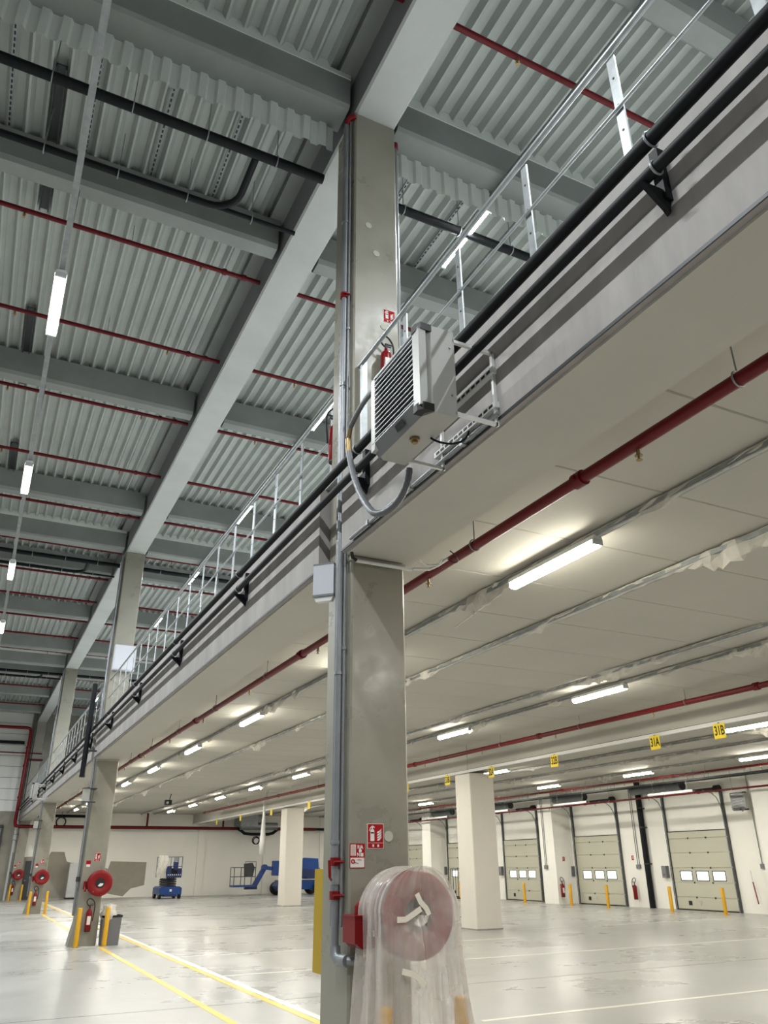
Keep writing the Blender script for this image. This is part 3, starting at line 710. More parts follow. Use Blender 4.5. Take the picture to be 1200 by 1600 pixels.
def strip(p, w_=.035, y=5.045):
    mb = MB(); vs = []
    for i, (x, zz, dy) in enumerate(p):
        a = Vector(p[max(i-1, 0)][:2]); b = Vector(p[min(i+1, len(p)-1)][:2]); d = (b-a).normalized(); nn = Vector((-d.y, d.x))
        for s in (-1, 1): vs.append((x+nn.x*s*w_/2, y+dy, zz+nn.y*s*w_/2))
    nf = len(p)
    vs2 = [(a, b+.002, c) for a, b, c in vs]
    mb.add(vs, [(2*i, 2*i+1, 2*i+3, 2*i+2) for i in range(nf-1)]); mb.add(vs2, [(2*i, 2*i+1, 2*i+3, 2*i+2) for i in range(nf-1)])
    return mb
part('tape_strip', strip([(2.60, 1.27, 0), (2.66, 1.27, -.006), (2.72, 1.3, -.004), (2.78, 1.33, .0)]), 'tape', t)
part('tape_strip', strip([(2.75, 1.42, 0), (2.775, 1.37, -.003), (2.82, 1.33, 0), (2.84, 1.29, 0)]), 'tape', t)
part('tape_strip', strip([(2.60, .985, -.06), (2.66, .97, -.068), (2.71, .945, -.066), (2.76, .90, -.066)]), 'tape', t)
# yellow cover behind the column
t = thing('yellow_cover', 'flat yellow protective cover fixed behind the main column', 'cover')
part('plate', MB().box(2.525, 2.545, 6.105, 6.32, .86, 1.57), 'yellowdark', t)
part('flange', MB().box(2.545, 2.9, 6.102, 6.12, .86, 1.57), 'yellowdark', t)
part('screws', MB().cyl((2.535, 6.15, 1.57), (2.535, 6.15, 1.58), .006, n=6).cyl((2.535, 6.25, 1.57), (2.535, 6.25, 1.58), .006, n=6), 'galv', t)

# ================================================================== BOLLARDS, EXTINGUISHERS, BIN AT THE COLUMNS
def bollard(x, y, h, label, r=.05):
    t = thing('bollard', label, 'bollard', (x, y, 0), 0, 'yellow bollards')
    part('post', lambda: MB().lathe([(r, 0), (r, h-.02), (r*.85, h-.004), (0, h)], n=16), 'yellow', t, key=('bol', r, h))
    part('base_plate', lambda: MB().box(-.09, .09, -.09, .09, 0, .012), 'yellow', t, key='bb')
for i, (y, nm) in enumerate(((5.08, 'main column under the plastic film'), (20.22, 'second column'), (35.2, 'third column'), (50.2, 'farthest column'))):
    bollard(2.525 if i else 2.52, y, .79 if i == 0 else .78, 'yellow bollard at the left front corner of the '+nm)
    bollard(3.12, y+(.06 if i == 0 else 0), .80 if i == 0 else .78, 'yellow bollard at the right front corner of the '+nm)
extinguisher((2.76, 20.5, .3), 0, 'red fire extinguisher on the second column below its reel', 1.0)
extinguisher((2.72, 35.5, .3), 0, 'red fire extinguisher on the third column below its reel', 1.0)
extinguisher((2.66, 50.45, .3), 0, 'red fire extinguisher on the farthest column below its reel', 1.0)
for i, y in enumerate((20.6, 35.6, 50.55)):
    nm = ('second', 'third', 'farthest')[i]
    ext_sign(2.72, y, 1.72, .14, .18, 'small red extinguisher sign on the %s column' % nm)
    t = thing('hose_reel_sign', 'small red and white hose reel sign on the %s column' % nm, 'sign', (2.56, y, 1.6))
    part('board', MB().box(0, .1, -.004, 0, 0, .14), 'signred', t)
    part('white_panel', MB().box(.006, .094, -.006, -.004, .006, .06), 'signwhite', t)
    t = thing('riser_pipe', 'grey riser pipe on the left face of the %s column' % nm, 'pipe')
    part('pipe', MB().cyl((2.44, y+.1, 1.2), (2.44, y+.1, 9.3), .03, n=8), 'conduit', t)
    part('valve', MB().cyl((2.44, y+.1, 1.3), (2.44, y+.1, 1.4), .045, n=8), 'dark', t)
    t = thing('cable_conduit', 'thin conduits on the left face of the %s column' % nm, 'conduit')
    for k in range(3): part('tube', MB().cyl((2.46, y+.2+.09*k, .6), (2.46, y+.2+.09*k, 9.3), .016, n=6), 'conduit', t)
    t = thing('junction_box', 'pale grey junction box left of the %s column under the mezzanine edge' % nm, 'box', (2.24, y-.3, 3.0))
    part('body', MB().box(0, .15, 0, .16, 0, .28), 'heater', t)
    part('top_edge', MB().box(-.005, .3, -.01, .32, .28, .3), 'dark', t)
    part('bottom_edge', MB().box(-.005, .3, -.01, .17, -.02, 0), 'dark', t)
t = thing('waste_bin', 'grey plastic waste bin with black rim behind a yellow bollard', 'bin', (3.27, 20.62, 0))
def bin_():
    mb = MB(); vs = []
    for zz, q, d in ((0, .185, .185), (.58, .205, .2)):
        vs += [(-q, -d, zz), (q, -d, zz), (q, d, zz), (-q, d, zz)]
    return mb.add(vs, [(0, 1, 5, 4), (1, 2, 6, 5), (2, 3, 7, 6), (3, 0, 4, 7), (3, 2, 1, 0)])
part('body', bin_(), 'grey', t)
part('rim', MB().box(-.22, .22, -.21, -.19, .56, .60).box(-.22, .22, .19, .21, .56, .60).box(-.22, -.2, -.21, .21, .56, .60).box(.2, .22, -.21, .21, .56, .60), 'rubber', t)
mb = MB(); vs = []
for j in range(5):
    for i in range(14):
        a = 2*PI*i/14; q = (.17, .2, .15, .12, .02)[j]+.03*rnd.uniform(-1, 1); vs.append((q*math.cos(a)-.06, q*math.sin(a), (.5, .62, .7, .8, .84)[j]+.02*rnd.uniform(-1, 1)))
mb.add(vs, [(j*14+i, j*14+(i+1) % 14, (j+1)*14+(i+1) % 14, (j+1)*14+i) for j in range(4) for i in range(14)], True)
part('bag_liner', mb, 'film2', t)
part('base_slab', MB().box(-.17, .17, -.17, .17, 0, .01), 'grey', t)
tag(part('base_plinth', MB().box(2.42, 3.2, 20.12, 20.3, 0, .012), 'disc'), 'thin concrete pad under the bollards of the second column', 'pad')

# ================================================================== SERVICES UNDER THE MEZZANINE
def red_run(x, zz, r, y0, y1, label, step=2.9, off=2.5, head=True, roof=4.5):
    t = thing('sprinkler_pipe', label, 'pipe')
    part('pipe', MB().cyl((x, y0, zz), (x, y1, zz), r, n=14), 'red', t)
    y = off
    while y > y0+step: y -= step
    while y < y1:
        if y > y0:
            part('hanger_rod', MB().cyl((x, y, zz+r), (x, y, roof), .006, n=6), 'galv', t)
            part('hanger_ring', MB().torus((x, y, zz+.004), r+.008, .007, 'y', 14, 5), 'galv', t)
        if head and y+.85 < y1: sprinkler(t, x, y+.85, zz-r+.005)
        if y+1.45 < y1 and int(round((y-off)/step)) % 2 == 0:
            part('coupling', MB().cyl((x, y+1.40, zz), (x, y+1.50, zz), r+.016, n=14).box(x-r-.03, x+r+.03, y+1.435, y+1.465, zz-.015, zz+.015), 'red', t)
        y += step
    return t
red_run(3.62, 4.2, .045, Y0, YB-.9, 'thick dark red sprinkler pipe just behind the main column', 2.9, 2.5)
red_run(11.4, 4.26, .05, Y0, YB-6, 'thick dark red sprinkler pipe left of the white beam', 3.0, 1.4)
red_run(21.4, 4.28, .035, Y0, YB-1, 'upper dark red sprinkler pipe near the dock wall', 3.0, 1.2)
red_run(22.5, 3.774, .032, Y0, YB-1, 'dark red sprinkler pipe running across the tops of the dock doors', 3.0, 1.2, True, 4.5)
# cable trays, loosely wrapped in film
def tray(x, label, wrapped=True, seed=1, w_=.07, zt=4.42):
    t = thing('cable_tray', label, 'cable tray')
    part('tray', MB().box(x-w_/2, x+w_/2, Y0, YB-.6, zt, zt+.012).box(x-w_/2-.004, x-w_/2, Y0, YB-.6, zt, zt+.045).box(x+w_/2, x+w_/2+.004, Y0, YB-.6, zt, zt+.045), 'galv', t)
    part('cables', MB().cyl((x-.015, Y0, zt+.025), (x-.015, YB-.6, zt+.025), .012, n=6).cyl((x+.015, Y0, zt+.025), (x+.015, YB-.6, zt+.025), .01, n=6), 'dark', t)
    y = Y0+.7
    mb = MB()
    while y < YB-1: mb.cyl((x, y, zt+.01), (x, y, 4.5), .005, n=5); y += 2.4
    part('hanger_rods', mb, 'galv', t)
    if wrapped:
        rr = random.Random(seed); mb = MB(); N = int((YB-.6-Y0)/.11); K = 9; vs = []
        amp = 0; saga = 0
        for i in range(N+1):
            yy = Y0+i*.11
            cl = max(0, math.sin(yy*.83+seed*2))**8+max(0, math.sin(yy*2.1+seed*5))**14*.6
            sag = .012+.10*cl
            for k in range(K):
                a = 2*PI*k/K
                r = (w_*.56+(.008+.03*cl)*rr.uniform(-1, 1))
                dz = math.sin(a)
                vs.append((x+r*math.cos(a)*(1+.25*rr.uniform(-1, 1)), yy+.04*rr.uniform(-1, 1), min(zt+.04+.034*dz-(sag*max(0, -dz))*(1+.5*rr.uniform(-1, 1)), 4.488)))
        mb.add(vs, [(i*K+k, i*K+(k+1) % K, (i+1)*K+(k+1) % K, (i+1)*K+k) for i in range(N) for k in range(K)], False)
        part('plastic_wrap', mb, 'film2', t)
    return t
tray(4.87, 'lamp trunking in torn plastic wrap above the nearest lamp row', True, 1, .06)
tray(6.28, 'plastic wrapped cable tray right of the nearest lamp row', True, 2, .085)
tray(9.02, 'plastic wrapped cable tray left of the middle lamp row', True, 3, .085)
tray(9.78, 'lamp trunking in plastic wrap along the middle lamp row', True, 4, .06)
tray(16.4, 'plastic wrapped cable tray just right of the yellow bay tags', True, 5, .1)
tray(18.1, 'plastic wrapped cable tray between yellow tags and dock lamps', True, 6, .1)
tray(20.42, 'lamp trunking along the dock lamp row', True, 7, .06)
for i, (x, zz, w_) in enumerate(((22.05, 4.12, .3), (22.85, 4.2, .2))):
    t = thing('cable_ladder', 'dark cable ladder along the dock wall, %s one' % ('outer', 'inner')[i], 'cable tray')
    for s in (-1, 1): part('side_rail', MB().box(x+s*w_/2-.006, x+s*w_/2+.006, Y0, YB-1, zz, zz+.06), 'dark', t)
    mb = MB(); y = Y0+.2
    while y < YB-1.2: mb.box(x-w_/2, x+w_/2, y, y+.02, zz, zz+.015); y += .3
    part('rungs', mb, 'dark', t, kind='stuff')
    part('cables', MB().cyl((x-.05, Y0, zz+.035), (x-.05, YB-1, zz+.035), .022, n=6).cyl((x+.03, Y0, zz+.035), (x+.03, YB-1, zz+.035), .02, n=6), 'black', t)
    mb = MB(); y = Y0+.7
    while y < YB-1: mb.cyl((x-w_/2, y, zz), (x-w_/2, y, 4.5), .006, n=5); mb.cyl((x+w_/2, y, zz), (x+w_/2, y, 4.5), .006, n=5); y += 2.4
    part('hanger_rods', mb, 'galv', t)
# bay number tags
TG = [(10.5, '31B'), (12.15, '31A'), (15.45, '32B'), (18.15, '32A'), (20.45, '33B'), (23.0, None), (27.6, None), (31.5, None), (36.2, None), (41, None), (45.5, None)]
for i, (y, s) in enumerate(TG):
    t = thing('bay_tag', ('yellow bay tag reading %s hanging from the white beam' % s) if s else 'small blank-looking yellow bay tag on the white beam, %s beyond tag 33B' % ORD[i-5].replace('nearest', 'one').replace('one one', 'one'), 'tag', (12.25, y, 3.68))
    part('plate', MB().box(-.003, .003, -.135, .135, 0, .27), 'tag', t)
    if s: part('lettering', text_mesh(s, .235, 'ink', .62), 'ink', t, loc=(-.004, 0, .135), rot=FACE_X)
    part('clip', MB().box(-.004, .03, -.01, .01, .26, .29), 'galv', t)
# hanging strip of cloth, cord and the small camera
t = thing('hanging_strip', 'long white plastic strip hanging from the ceiling before the blue boom lift', 'strip', (12.1, 36.8, 0))
vs = []
for zz, a in ((2.05, .13), (2.6, .14), (3.2, .1), (3.8, .06), (4.5, .05)): vs += [(-a, 0, zz), (a*.2, -.03, zz), (a, 0, zz), (a*.1, .03, zz)]
part('sheet', MB().add(vs, [(4*j+i, 4*j+(i+1) % 4, 4*j+4+(i+1) % 4, 4*j+4+i) for j in range(4) for i in range(4)] + [(0, 1, 2, 3), (19, 18, 17, 16)], True), 'white', t)
t = thing('projector', 'small black device hanging from the ceiling left of the lamps', 'device', (7.6, 36.5, 4.05))
part('body', MB().box(-.14, .14, -.1, .1, 0, .2), 'ink', t); part('lens', MB().cyl((-.05, -.1, .08), (-.05, -.16, .08), .05, n=10), 'offwhite', t)
part('mount', MB().cyl((.05, 0, .2), (.1, 0, .45), .02, n=6), 'dark', t)
t = thing('test_cord', 'thin white cord hanging slanted from the ceiling right of the main column', 'cord')
part('cord', MB().cyl((5.15, 7.2, 4.5), (5.02, 8.05, 4.3), .008, n=6), 'white', t)
t = thing('wall_rod', 'thin threaded rod hanging before the nearest white column', 'rod')
part('rod', MB().cyl((11.6, 18.3, 3.85), (11.6, 18.3, 4.5), .008, n=6), 'galv', t)
# small pipework by the main column head
t = thing('ceiling_fitting', 'little white pipe elbows and wires beside the main column head', 'fitting')
part('elbow', MB().tube([(3.05, 5.52, 3.93), (3.2, 5.5, 3.94), (3.26, 5.45, 3.97), (3.27, 5.3, 3.98)], .012, 6).tube([(3.05, 5.4, 3.97), (3.12, 5.4, 3.93), (3.2, 5.35, 3.93), (3.22, 5.3, 3.98)], .009, 6), 'white', t)
part('wire', MB().tube(bez([(3.27, 5.3, 3.98), (3.33, 5.25, 3.9), (3.3, 5.1, 3.9), (3.2, 5.15, 3.99)], 10), .005, 5), 'ink', t)
t = thing('strip_conduit', 'white tube running across the head of the main column', 'conduit')
part('tube', MB().cyl((2.52, 5.55, 3.93), (3.05, 5.55, 3.93), .016, n=8), 'white', t)
part('bend', MB().tube([(2.53, 5.55, 3.93), (2.48, 5.54, 3.95), (2.45, 5.5, 4.02), (2.44, 5.47, 4.1)], .014, 8), 'rubber', t)

# ================================================================== DOCK DOORS
def dock_door(yc, n, desc):
    # local: x=0 at the wall face, facing -x; y centred; z up
    t = struct('door_%d' % n); t.location = (XR, yc, 0); t['label'] = desc
    Wd = 2.74; zs = [.03, .42, .90, 1.38, 1.88, 2.37, 2.6]
    for a, b, nm in zip(zs[:-1], zs[1:], range(6)):
        if nm != 2:
            part('door_panel', lambda: MB().prism([(-.05, a+.004), (-.056, a+.014), (-.056, b-.014), (-.05, b-.004), (-.01, b-.004), (-.01, a+.004)], 'y', -Wd/2, Wd/2), 'door', t, key=('dp', nm))
        else:
            def wp():
                mb = MB(); wy = [(-1.02, -.47), (-.28, .27), (.48, 1.03)]
                mb.box(-.056, -.01, -Wd/2, Wd/2, a+.004, .965).box(-.056, -.01, -Wd/2, Wd/2, 1.275, b-.004)
                e = [-Wd/2]+[q for p in wy for q in p]+[Wd/2]
                for q in range(0, 8, 2): mb.box(-.056, -.01, e[q], e[q+1], .965, 1.275)
                return mb
            p = part('door_panel', wp, 'door', t, key='wp')
            for c in (-.745, -.005, .755):
                q = part('window_frame', lambda: MB().box(-.066, -.05, -.29, -.265, -.165, .165).box(-.066, -.05, .265, .29, -.165, .165).box(-.066, -.05, -.29, .29, .14, .165).box(-.066, -.05, -.29, .29, -.165, -.14), 'ink', p, loc=(0, c, 1.12), key='wf')
                part('window_pane', lambda: MB().box(-.045, -.035, -.275, .275, -.155, .155), 'daylit', p, loc=(0, c, 1.12), key='wpn')
    for a in (.42, .90, 1.38, 1.88, 2.37):
        for c in (-.42, .42):
            part('hinge', lambda: MB().box(-.068, -.056, -.03, .03, -.03, .03), 'dark', t, loc=(0, c, a), key='hg')
    part('bottom_seal', lambda: MB().box(-.06, -.01, -Wd/2, Wd/2, 0, .035), 'rubber', t, key='bs')
    part('top_seal', lambda: MB().box(-.062, -.01, -Wd/2, Wd/2, 2.6, 2.625), 'rubber', t, key='ts')
    part('vent_flap', lambda: MB().box(-.062, -.05, .68, .84, .16, .30), 'ink', t, key='vf')
    part('pull_loop', lambda: MB().torus((-.065, .28, .27), .07, .006, 'x', 14, 5), 'white', t, key='pl')
    part('shaft', lambda: MB().cyl((-.22, -Wd/2-.1, 3.95), (-.22, Wd/2+.1, 3.95), .014, n=8), 'galv', t, key='sh')
    part('spring', lambda: MB().cyl((-.22, -Wd/2+.1, 3.95), (-.22, -.1, 3.95), .05, n=12), 'dark', t, key='sp')
    for s in (-1, 1):
        part('track', lambda: MB().box(-.1, 0, -.035, .035, 0, 3.85), 'trackg', t, loc=(0, s*(Wd/2+.05), 0), key='tr')
        part('guide_rail', lambda: MB().tube([(-.1, 0, 0), (-.1, 0, 3.1), (-.14, 0, 3.4), (-.28, 0, 3.66), (-.5, 0, 3.8), (-.9, 0, 3.86)], .018, 6), 'galv', t, loc=(0, s*(Wd/2+.03), 0), key='gr')
        part('rollers', lambda: MB().box(-.115, -.1, -.02, .02, .4, .44).box(-.115, -.1, -.02, .02, .9, .94).box(-.115, -.1, -.02, .02, 1.38, 1.42).box(-.115, -.1, -.02, .02, 1.86, 1.9).box(-.115, -.1, -.02, .02, 2.35, 2.39), 'offwhite', t, loc=(0, s*(Wd/2+.04), 0), key='rl')
        part('drum', lambda: MB().cyl((-.22, -.1, 3.95), (-.22, .1, 3.95), .12, n=14), 'ink', t, loc=(0, s*(Wd/2+.08), 0), key='dr')
    return t
DY = [(-.6, 1), (4.85, 2), (11.5, 3), (16.9-.55, 4)]
doors = [(22.23, 1, 'white sectional dock door nearest, left of the wall heater'), (27.7, 2, 'white sectional dock door second from the right'), (33.1, 3, 'white sectional dock door just right of the white column'), (38.5, 4, 'white sectional dock door left of the white column'), (43.9, 5, 'white sectional dock door farthest, beside the main column')]
for yc, n, d in doors: dock_door(yc, n, d)
for yc, n in ((15.6, 6), (10.2-.0, 7)):
    dock_door(yc if n == 6 else 5.9, n, 'dock door outside the frame to the right, %s' % ('first' if n == 6 else 'second'))
for i, (yc, n, d) in enumerate(doors):
    nm = ['nearest', 'second', 'third', 'fourth', 'fifth'][i]
    bollard(22.5, yc-1.75 if i else 20.35, .8, 'yellow bollard right of the %s dock door' % nm, .06) if i < 4 else None
    bollard(22.5, yc+.45, .8, 'yellow bollard left of the %s dock door' % nm, .06)
    t = thing('control_box', 'grey door control box left of the %s dock door' % nm, 'box', (XR, yc+1.75, 1.05))
    part('body', MB().box(-.14, 0, -.12, .12, 0, .4), 'grey', t); part('lid', MB().box(-.15, -.14, -.11, .11, .01, .39), 'heaterg', t)
    part('button', MB().cyl((-.16, 0, .1), (-.15, 0, .1), .025, n=8), 'redgloss', t)
    t = thing('tube_lamp', 'unlit white tube lamp above the %s dock door' % nm, 'lamp', (21.75, yc-1.0, 3.78), 0, 'unlit tubes above the doors')
    part('tube', MB().cyl((0, -1.05, 0), (0, 1.05, 0), .045, n=10), 'unlit', t)
    for s in (-1, 1):
        part('end_cap', MB().cyl((0, s*1.05, 0), (0, s*1.09, 0), .05, n=10), 'grey', t)
        part('hanger', MB().cyl((0, s*.8, .045), (0, s*.8, .7), .006, n=5), 'galv', t)
    t = thing('ventilation_duct', 'dark grey round duct above the %s dock door' % nm, 'duct', (23.1, yc+1.0, 4.12))
    part('tube', MB().cyl((0, -1.3, 0), (0, 1.3, 0), .15, n=16), 'heaterg', t)
    part('end_cap', MB().cyl((0, -1.34, 0), (0, -1.3, 0), .155, n=16), 'dark', t)
    part('strap', MB().bar((-.1, .0, .1), (-.25, .3, .38), .02, .004).bar((-.1, .0, .1), (-.02, -.3, .38), .02, .004), 'white', t)
extinguisher((23.66, 29.2-3.55, .28), PI/2, 'red fire extinguisher on the dock wall left of the black downpipe', 1.15)
extinguisher((22.98, 29.25, .28), 0, 'red fire extinguisher on the white pilaster by the third door', 1.15)
t = thing('extinguisher_board', 'small red sign above the dock wall extinguisher', 'sign', (XR, 25.7, 1.66))
part('board', MB().box(-.004, 0, -.06, .06, 0, .17), 'signred', t); part('symbol', MB().box(-.006, -.004, -.035, .0, .05, .14), 'signwhite', t)
t = thing('extinguisher_board', 'small red sign on the pilaster beside the third door', 'sign', (23.3, 29.4, 1.66))
part('board', MB().box(-.06, .06, -.004, 0, 0, .17), 'signred', t); part('symbol', MB().box(-.03, .0, -.006, -.004, .05, .14), 'signwhite', t)
t = thing('down_pipe', 'thick black downpipe on the dock wall between the first two doors', 'pipe')
part('pipe', MB().cyl((23.68, 24.83, 0), (23.68, 24.83, 4.5), .11, n=14), 'black', t)
for zz in (1.5, 2.8, 3.5): part('strap', MB().cyl((23.68, 24.83, zz), (23.68, 24.83, zz+.05), .118, n=14).box(23.7, XR, 24.68, 24.72, zz, zz+.04), 'dark', t)
for i, y in enumerate((25.35, 30.0, 19.55)):
    xx = XR if i != 1 else 22.85
    t = thing('wall_conduit', 'thin grey conduit down the dock wall %s' % ('left of the black downpipe', 'on the pilaster by the third door', 'below the heater right of the nearest door')[i], 'conduit')
    part('tube', MB().cyl((xx-.02, y, 1.5), (xx-.02, y, 4.3), .012, n=6).cyl((xx-.02, y+.1, 1.5), (xx-.02, y+.1, 4.3), .012, n=6), 'heaterg', t)
    part('socket', MB().box(xx-.06, xx, y-.06, y+.16, 1.35, 1.5), 'heaterg', t)
t = thing('sector_barrier', 'black tubular barrier frame by the fourth dock door', 'barrier', (22.6, 37.5, 0))
for k in range(6): part('bar', MB().cyl((0, -.9+k*.24, .1), (0, -.9+k*.24, 1.35), .014, n=6), 'dark', t)
part('top_bar', MB().cyl((0, -.9, 1.35), (0, .3, 1.35), .018, n=6), 'dark', t); part('foot', MB().box(-.25, .25, -.95, .35, 0, .06), 'ink', t)
t = thing('flag_rod', 'short red and white rod leaning on the wall right of the nearest door', 'rod')
part('rod', MB().cyl((23.66, 19.98, .3), (23.72, 20.1, .95), .02, n=6), 'redgloss', t)
part('grip', MB().cyl((23.72, 20.1, .95), (23.74, 20.14, 1.3), .012, n=6), 'white', t)

# ================================================================== BACK WALL SERVICES
t = thing('fire_main', 'thick bright red fire main dropping down the hall back wall and along it', 'pipe')
yb = YB-.75
part('vertical_pipe', MB().tube([(0.2-6, yb, 9.0), (2.0, yb, 9.0), (2.12, yb, 8.98), (2.2, yb, 8.88), (2.22, yb, 8.7), (2.22, yb, 3.9), (2.26, yb, 3.75), (2.4, yb, 3.7)], .09, 12), 'redgloss', t)
part('horizontal_pipe', MB().cyl((2.4, yb, 3.7), (14.9, yb, 3.7), .09, n=12).cyl((17.5, yb, 3.7), (20.1, yb, 3.7), .09, n=12), 'red', t)
for zz in (7.9, 6.9, 5.2): part('coupling', MB().cyl((2.22, yb, zz-.06), (2.22, yb, zz+.06), .12, n=12), 'redgloss', t)
part('branch', MB().cyl((2.25, yb, 7.25), (3.1, yb, 7.25), .05, n=8).cyl((-5.5, yb, 7.6), (3.0, yb, 7.6), .035, n=8), 'red', t)
for x in (5, 8, 11, 14, 18.5): part('support', MB().bar((x, yb+.1, 3.7), (x, YB, 3.7), .04, .04), 'dark', t)
for x in (9.4, 14.0): part('drop', MB().cyl((x, yb, 3.75), (x, yb, 4.5), .06, n=8), 'red', t)
t = thing('black_main', 'black pipe looping under the grey duct on the back wall', 'pipe')
part('pipe', MB().tube([(14.85, yb-.12, 3.72), (15.1, yb-.12, 3.6), (15.35, yb-.12, 3.42), (15.8, yb-.12, 3.38), (16.9, yb-.12, 3.38), (17.2, yb-.12, 3.45), (17.5, yb-.12, 3.68)], .09, 10).cyl((20.1, yb, 3.7), (23.7, yb, 3.7), .08, n=10), 'black', t)
t = thing('hanging_coil', 'coil of dark cable hanging under the black pipe', 'cable')
part('coil', MB().torus((16.1, yb-.12, 3.03), .22, .03, 'y', 20, 6).torus((16.13, yb-.16, 3.0), .19, .03, 'y', 20, 6), 'rubber', t)
t = thing('hanging_coil', 'coil of dark cable hanging beside the third column', 'cable')
part('coil', MB().torus((4.6, yb-.02, 3.95), .25, .04, 'y', 20, 6), 'rubber', t); part('tie', MB().cyl((4.6, yb-.02, 4.2), (4.6, yb-.02, 4.5), .01, n=5), 'dark', t)
t = thing('black_main', 'black pipe below the ceiling on the back wall beside third column', 'pipe')
part('pipe', MB().cyl((3.2, yb+.25, 4.28), (7.0, yb+.25, 4.28), .08, n=10), 'black', t)
t = thing('back_duct', 'pale grey ventilation duct under the ceiling by the back wall', 'duct')
part('box', MB().box(14.9, 16.0, YB-1.5, YB-.1, 3.8, 4.49), 'galv', t)
part('tube', MB().cyl((15.0, YB-1.0, 3.84), (17.4, YB-1.0, 3.84), .22, n=14), 'galv', t)
t = thing('hall_black_pipe', 'long black pipe across the white cladding of the hall back wall', 'pipe')
part('pipe', MB().cyl((-10, yb+.3, 8.2), (2.0, yb+.3, 8.2), .09, n=10), 'black', t)
t = thing('electrical_cabinet', 'tall grey electrical cabinet against the back wall beyond the second column', 'cabinet', (5.4, 50.3, 0))
part('body', MB().box(0, .85, 0, .7, .08, 1.8), 'offwhite', t); part('plinth', MB().box(.02, .83, .02, .68, 0, .08), 'ink', t)
part('door', MB().box(.02, .83, -.02, 0, .1, 1.78), 'offwhite', t); part('indicator', MB().cyl((.5, -.03, 1.6), (.5, -.02, 1.6), .04, n=8).cyl((.65, -.03, 1.6), (.65, -.02, 1.6), .04, n=8), 'daylit', t)
t = thing('service_door', 'dark narrow doorway in the grey wall between third and fourth columns', 'door', (3.15, YB-.01, 0))
part('leaf', MB().box(0, .55, -.05, 0, 0, 1.95), 'dark', t); part('handle', MB().box(.05, .15, -.09, -.05, .95, .98), 'galv', t)
# window-like grey gate at far left
t = thing('roller_gate', 'grey-blue metal gate at the far left end of the hall', 'gate', (-1.0, YB-.1, 0))
for k in range(10): part('slat', MB().box(0, 2.6, -.04, 0, .03+k*.36, .37+k*.36), 'heaterg', t)
part('frame', MB().box(-.1, 0, -.08, .02, 0, 3.7).box(2.6, 2.7, -.08, .02, 0, 3.7).box(-.1, 2.7, -.08, .02, 3.65, 3.8), 'dark', t)

# ================================================================== MACHINES
t = thing('scissor_lift', 'blue scissor lift parked by the white back wall', 'lift', (10.35, 47.7, 0)); t.scale = (.7, 1, 1)
part('chassis', MB().prism([(-.85, .22), (.85, .22), (.85, .52), (.7, .6), (-.7, .6), (-.85, .52)], 'y', -.9, .9), 'blue', t)
part('base_guard', MB().box(-.5, .5, -.94, .94, .12, .24), 'navy', t)
part('data_plate', MB().box(-.08, .08, -.915, -.9, .36, .48), 'signwhite', t)
for sx in (-1, 1):
    for sy in (-1, 1):
        w_ = part('wheel', lambda: MB().cyl((-.09, 0, .19), (.09, 0, .19), .19, n=16), 'rubber', t, loc=(sx*.76, sy*.65, 0), key='wh1')
        part('hub', lambda: MB().cyl((-.1, 0, .19), (.1, 0, .19), .08, n=10), 'heaterg', w_, key='wh2')
for k in range(4):
    z0 = .62+k*.115
    for sy in (-1, 1):
        part('scissor_arm', MB().bar((-.55, sy*.3, z0), (.55, sy*.3, z0+.08), .06, .05), 'grey', t)
        part('scissor_arm', MB().bar((.55, sy*.36, z0), (-.55, sy*.36, z0+.08), .06, .05), 'dark', t)
part('lift_core', MB().box(-.45, .45, -.2, .2, .6, 1.02), 'dark', t)
part('platform', MB().box(-.7, .7, -1.0, 1.0, 1.04, 1.12), 'navy', t)
for sx in (-1, 1): part('toe_board', MB().box(sx*.7-.012, sx*.7+.012, -1, 1, 1.12, 1.24), 'navy', t)
part('entry_panel', MB().box(-.68, -.1, -.99, -.97, 1.24, 1.6).box(.38, .68, -.99, -.97, 1.24, 1.5), 'navy', t)
part('dark_interior', MB().box(-.6, .6, -.6, .6, 1.12, 1.5), 'ink', t)  # black block added to stand in for the dark inside of the platform
tb = part('toe_board', MB().box(-.7, .7, -1.012, -.99, 1.12, 1.24), 'navy', t)
mb = MB()
for k in range(7): mb.box(-.38+k*.16, -.31+k*.16, -1.016, -1.012, 1.15, 1.21)
part('toe_board_holes', mb, 'signwhite', tb)
part('toe_board', MB().box(-.7, .7, .99, 1.012, 1.12, 1.24), 'navy', t)
for sx in (-1, 1):
    for sy in (-1, 0, 1): part('guard_post', MB().bar((sx*.69, sy*.97, 1.12), (sx*.69, sy*.97, 2.1), .04, .04), 'navy', t)
    part('guard_rail', MB().bar((sx*.69, -.97, 2.08), (sx*.69, .97, 2.08), .04, .04), 'heaterg', t)
    part('guard_rail', MB().bar((sx*.69, -.97, 1.6), (sx*.69, .97, 1.6), .03, .03), 'navy', t)
for sy in (-1, 1):
    part('guard_rail', MB().bar((-.69, sy*.97, 2.08), (.69, sy*.97, 2.08), .04, .04), 'heaterg', t)
    part('guard_rail', MB().bar((-.69, sy*.97, 1.6), (.69, sy*.97, 1.6), .03, .03), 'navy', t)
for x in (-.2, .1): part('gate_post', MB().bar((x, -.98, 1.15), (x, -.98, 2.08), .03, .03), 'navy', t)
part('control_box', MB().prism([(-.0, 1.55), (.08, 1.42), (.28, 1.42), (.36, 1.55), (.36, 1.82), (.0, 1.82)], 'y', -1.12, -.98), 'navy', t)
part('manual_box', MB().box(.02, .32, -1.05, -1.0, 1.84, 2.05), 'heaterg', t)
mb = MB(); vs = []
